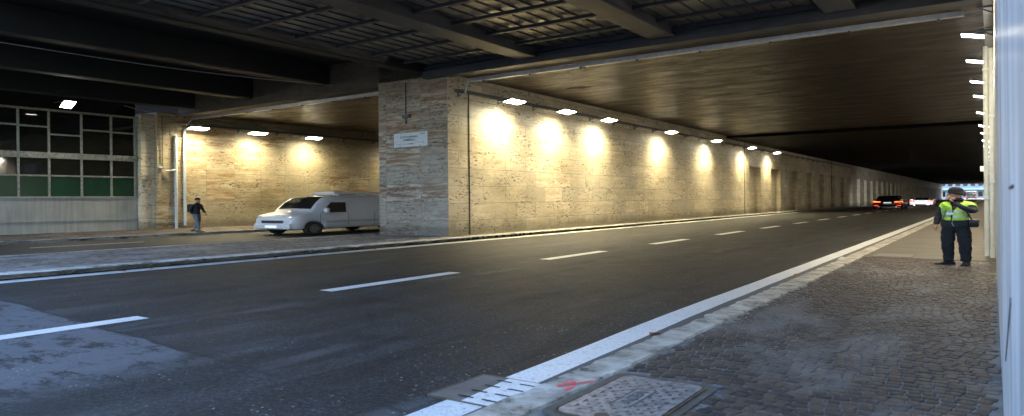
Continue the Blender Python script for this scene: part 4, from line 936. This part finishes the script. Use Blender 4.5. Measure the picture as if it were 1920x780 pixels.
def crease(bv, m):
    """soft folds in the cloth of sleeves and trousers"""
    for i, (x, y, z) in enumerate(bv):
        if z > 1.40 or z < .08: continue
        a = .0022*math.sin(z*37+x*75+y*50)+.0018*math.sin(z*71-x*94+y*61)
        if z < .85: a *= 1.5
        cx_ = -.085 if x < .01 else .11
        if z > .85: cx_ = .02 if abs(x-.02) < .17 else (-.2 if x < 0 else .2)
        d = Vector((x-cx_, y, 0)); d = d.normalized() if d.length > 1e-4 else d
        m.v[i] = (x+d.x*a, y+d.y*a, z); bv[i] = m.v[i]
def man():
    loc = (-.70, 18.3, SZ+.004)
    t = empty('person', loc, 'stout man in yellow hi-vis vest and black beanie covering his mouth with his hand', 'person')
    J = dict(
        pel=(0, .0, .89, .150, .125), wai=(.015, .0, 1.02, .165, .14), che=(.03, .01, 1.19, .158, .135), ubk=(.035, .02, 1.315, .12, .10),
        nk=(.02, .01, 1.42, .066, .07), jaw=(-.005, -.015, 1.48, .070, .082), hd=(.0, -.005, 1.55, .084, .098), cr=(.01, .005, 1.63, .064, .08),
        sl=(-.11, .02, 1.325, .068), el=(-.185, .03, 1.10, .056), ml_=(-.205, .0, .99, .047), wl_=(-.22, -.02, .89, .036),
        sr=(.175, .02, 1.32, .070), er=(.225, -.17, 1.175, .060), mr=(.10, -.235, 1.27, .048), wr=(-.005, -.205, 1.385, .036),
        hl=(-.075, 0, .80, .100, .11), ul=(-.082, -.01, .62, .088, .098), kl=(-.088, -.025, .47, .074, .082), cl=(-.082, .01, .32, .070, .080), bl=(-.080, .02, .19, .060, .070), al=(-.08, .02, .055, .058, .068),
        hr=(.090, 0, .80, .100, .11), ur=(.102, -.01, .62, .088, .098), kr=(.112, -.035, .47, .075, .083), cr2=(.114, .0, .32, .070, .080), br=(.118, .01, .19, .061, .070), ar=(.120, .01, .055, .059, .068))
    ch = [['pel', 'wai', 'che', 'ubk', 'nk', 'jaw', 'hd', 'cr'], ['ubk', 'sl', 'el', 'ml_', 'wl_'], ['ubk', 'sr', 'er', 'mr', 'wr'], ['pel', 'hl', 'ul', 'kl', 'cl', 'bl', 'al'], ['pel', 'hr', 'ur', 'kr', 'cr2', 'br', 'ar']]
    def mf(c_):
        if c_.z > 1.44 and abs(c_.x-.005) < .11 and c_.y > -.17: return 0
        if c_.z < .88 and c_.x > -.19: return 2
        return 1
    fing = hand((-.228, -.03, .875), (-.05, -.12, -1), (-.2, -1, 0), (1, 0, 0), .45, 1.0)+hand((-.012, -.19, 1.40), (-.62, .05, .80), (.55, -.1, .6), (.3, 1, .1), .45, 1.02)
    # nose, brow, ear: small grown forms on the head which is turned to the left of the picture
    fd = Vector((-.86, -.51, 0)); sd_ = Vector((.51, -.86, 0)); hc = Vector((.0, -.005, 1.555))
    fing += [[(*(hc+fd*.072+Vector((0, 0, .012))), .012), (*(hc+fd*.098+Vector((0, 0, -.018))), .014), (*(hc+fd*.084+Vector((0, 0, -.03))), .011)],
             [(*(hc+sd_*.078-fd*.012+Vector((0, 0, .015))), .014, .010), (*(hc+sd_*.082-fd*.014+Vector((0, 0, -.02))), .013, .009)],
             [(*(hc+fd*.05+Vector((0, 0, -.075))), .03), (*(hc+fd*.062+Vector((0, 0, -.085))), .022)]]
    m, bv, bf = body_from(J, ch, 'pel', mf, None, fing, t, 3)
    crease(bv, m)
    m.build('body', [M['skin'], M['navy'], M['navy_t']], t, kx=K, rec=False)
    for s_ in (-1, 1):
        p = hc+fd*.072+sd_*.030*s_+Vector((0, 0, .012)); m = MB(); m.tube([tuple(p), tuple(p+fd*.012)], .010, 8); m.build('eye', M['eye'], t, kx=K)
    # vest: everything round the chest, open down the front, collar and armholes left free
    def keep(c_):
        if not (.99 < c_.z < 1.405): return False
        if c_.z < 1.28 and c_.x < -.155: return False
        if c_.x < -.165 or c_.x > .235: return False
        if c_.y < -.165 and c_.z > 1.08: return False
        if c_.y < -.08 and c_.x > .155 and c_.z > 1.06: return False
        if c_.y < 0 and abs(c_.x+.035-(c_.z-1.0)*.12) < .008+(max(0, c_.z-1.20))*.26: return False
        if abs(c_.x-.02) < .070 and c_.z > 1.37: return False
        return True
    def vm(c_):
        return 1 if (1.055 < c_.z < 1.095 or 1.16 < c_.z < 1.20) else 0
    shell(bv, bf, keep, .020, 'vest', [M['hivis'], M['reflect']], t, vm,
          cuts=[((0, 0, z_), (0, 0, 1)) for z_ in (.99, 1.06, 1.08, 1.055, 1.095, 1.10, 1.16, 1.20, 1.28, 1.37, 1.405)]+[((x_, 0, 0), (1, 0, 0)) for x_ in (-.165, -.155, -.05, .09, .155, .235)]+[((0, y_, 0), (0, 1, 0)) for y_ in (-.165, -.08, 0)]
          +[((-.035+e, 0, 1.0), (1, 0, -.12)) for e in (-.008, .008)]+[((-.035+.024+.008, 0, 1.2), (1, 0, -.38)), ((-.035+.024-.008, 0, 1.2), (1, 0, .14))])
    # beanie
    secs = []; hc2 = hc+Vector((.012, .008, 0))
    for z_, r_ in ((-.005, .088), (.0, .093), (.036, .095), (.039, .091), (.075, .093), (.105, .088), (.135, .072), (.155, .046), (.163, .014)):
        secs.append([(hc2.x+r_*math.cos(a)*1.0, hc2.y+r_*1.10*math.sin(a), hc2.z+z_+.012+.026*(-(math.cos(a)))*(1.0 if z_ < .05 else .15)) for a in [2*math.pi*k/20 for k in range(20)]])
    loft(secs).build('beanie', M['wool'], t, kx=K)
    m = MB(); m.mesh(*(lambda a: (a, [tuple(range(8)), ]))([(hc.x-.075*math.cos(q)-.055, hc.y-.02-.06*math.sin(q), hc.z+.062) for q in [math.pi*(-.5+k/7) for k in range(8)]])); 
    m = MB(); m.box(-.082, .0, -.165, -.155, 1.115, 1.165); m.v = [(a-.01, b, c_) for a, b, c_ in m.v]; m.build('badge', M['badge'], t, kx=K)
    shoe(t, -.085, .03, 0, R(-58), .92); shoe(t, .125, .0, 0, R(-8), .98)
    m = MB(); secs = []
    for z_, e in ((.835, .012), (.85, .018), (.93, .02), (1.0, .01)): secs.append([(.01+(.158+e)*math.cos(a), .0+(.13+e)*math.sin(a), z_+.006*math.sin(a*5)) for a in [2*math.pi*k/28 for k in range(28)]])
    loft(secs, cap=False).build('jacket_hem', M['navy'], t, kx=K)
    m = MB(); m.tube([(-.02, -.145, 1.0), (-.03, -.15, .93), (-.01, -.145, .86)], .004, 4); m.build('zip', M['galv'], t, kx=K)
    b = empty('shoulder_bag', (loc[0]+.195*K, loc[1]-.03*K, loc[2]+.84), 'small black bag hanging at the hip of the man in the yellow vest', 'bag')
    m = MB(); m.box(-.035, .075, -.085, .06, 0, .16); m.build('pouch', M['wool'], b, kx=K, bevel=.03)
    m = MB(); m.box(-.038, .080, -.09, .063, .085, .168); m.build('flap', M['shoe'], b, kx=K, bevel=.02)
    m = MB(); m.tube([(.0, -.05, .14), (-.03, -.13, .26), (-.06, -.15, .34)], .008, 5); m.build('strap', M['wool'], b, kx=K)
man()
def walker(loc, label, jacket, legs, rz, stride=.20, hat=True, s=1.0, pack=False):
    t = empty('person', loc, label, 'person', rz=rz)
    # walks towards -y in its own frame
    J = dict(pel=(0, 0, .93, .12, .10), wai=(0, .0, 1.05, .125, .10), che=(0, -.02, 1.24, .155, .115), ubk=(0, -.02, 1.38, .12, .09), nk=(0, -.03, 1.48, .055), jaw=(0, -.05, 1.54, .062, .07), hd=(0, -.05, 1.61, .072, .088), cr=(0, -.04, 1.69, .055, .07),
             sl=(-.16, -.02, 1.38, .062), el=(-.20, .08, 1.14, .05), wl_=(-.19, .02, .92, .034), sr=(.16, -.02, 1.38, .062), er=(.20, -.06, 1.14, .05), wr=(.19, -.17, .95, .034),
             hl=(-.085, 0, .88, .095), kl=(-.085, -stride*.6, .50, .066), al=(-.085, -stride, .10, .048), hr=(.085, 0, .88, .095), kr=(.085, -.01, .50, .066), ar=(.085, stride*1.1, .13, .048))
    ch = [['pel', 'wai', 'che', 'ubk', 'nk', 'jaw', 'hd', 'cr'], ['ubk', 'sl', 'el', 'wl_'], ['ubk', 'sr', 'er', 'wr'], ['pel', 'hl', 'kl', 'al'], ['pel', 'hr', 'kr', 'ar']]
    fing = hand((-.19, .0, .91), (0, -.2, -1), (0, -1, 0), (1, 0, 0), .5)+hand((.19, -.18, .94), (0, -.3, -1), (0, -1, 0), (-1, 0, 0), .5)
    fing += [[(0, -.125, 1.615, .011), (0, -.15, 1.59, .012), (0, -.135, 1.58, .01)]]
    m, bv, bf = body_from(J, ch, 'pel', lambda c_: 0 if c_.z > 1.49 else (2 if c_.z < .90 and abs(c_.x) < .165 else 1), None, fing, t)
    m.build('body', [M['skin'], M[jacket], M[legs]], t, kx=K, rec=False)
    secs = []
    for z_, r_ in ((1.63, .085), (1.66, .086), (1.70, .078), (1.735, .055), (1.75, .015)): secs.append([(r_*.92*math.cos(a), -.042+r_*1.1*math.sin(a), z_) for a in [2*math.pi*k/16 for k in range(16)]])
    loft(secs).build('cap' if hat else 'hair', M['wool'] if hat else M['hair'], t, kx=K)
    if pack: m = MB(); m.box(-.15, .15, .07, .24, 1.0, 1.42); m.build('backpack', M['wool'], t, kx=K, bevel=.05)
    shoe(t, -.085, -stride+.0, 0, 0); shoe(t, .085, stride*1.1, .02, 0)
    return t
walker((-33.75, 20.1, IZ+.004), 'pedestrian in black jacket and grey jeans walking along the left tunnel wall', 'navy', 'jeans', R(90+20), .16, True, pack=True)
walker((-.62, 116, SZ+.01), 'worker in an orange jacket walking far down the right pavement', 'orange', 'navy_t', R(180), .12, False)
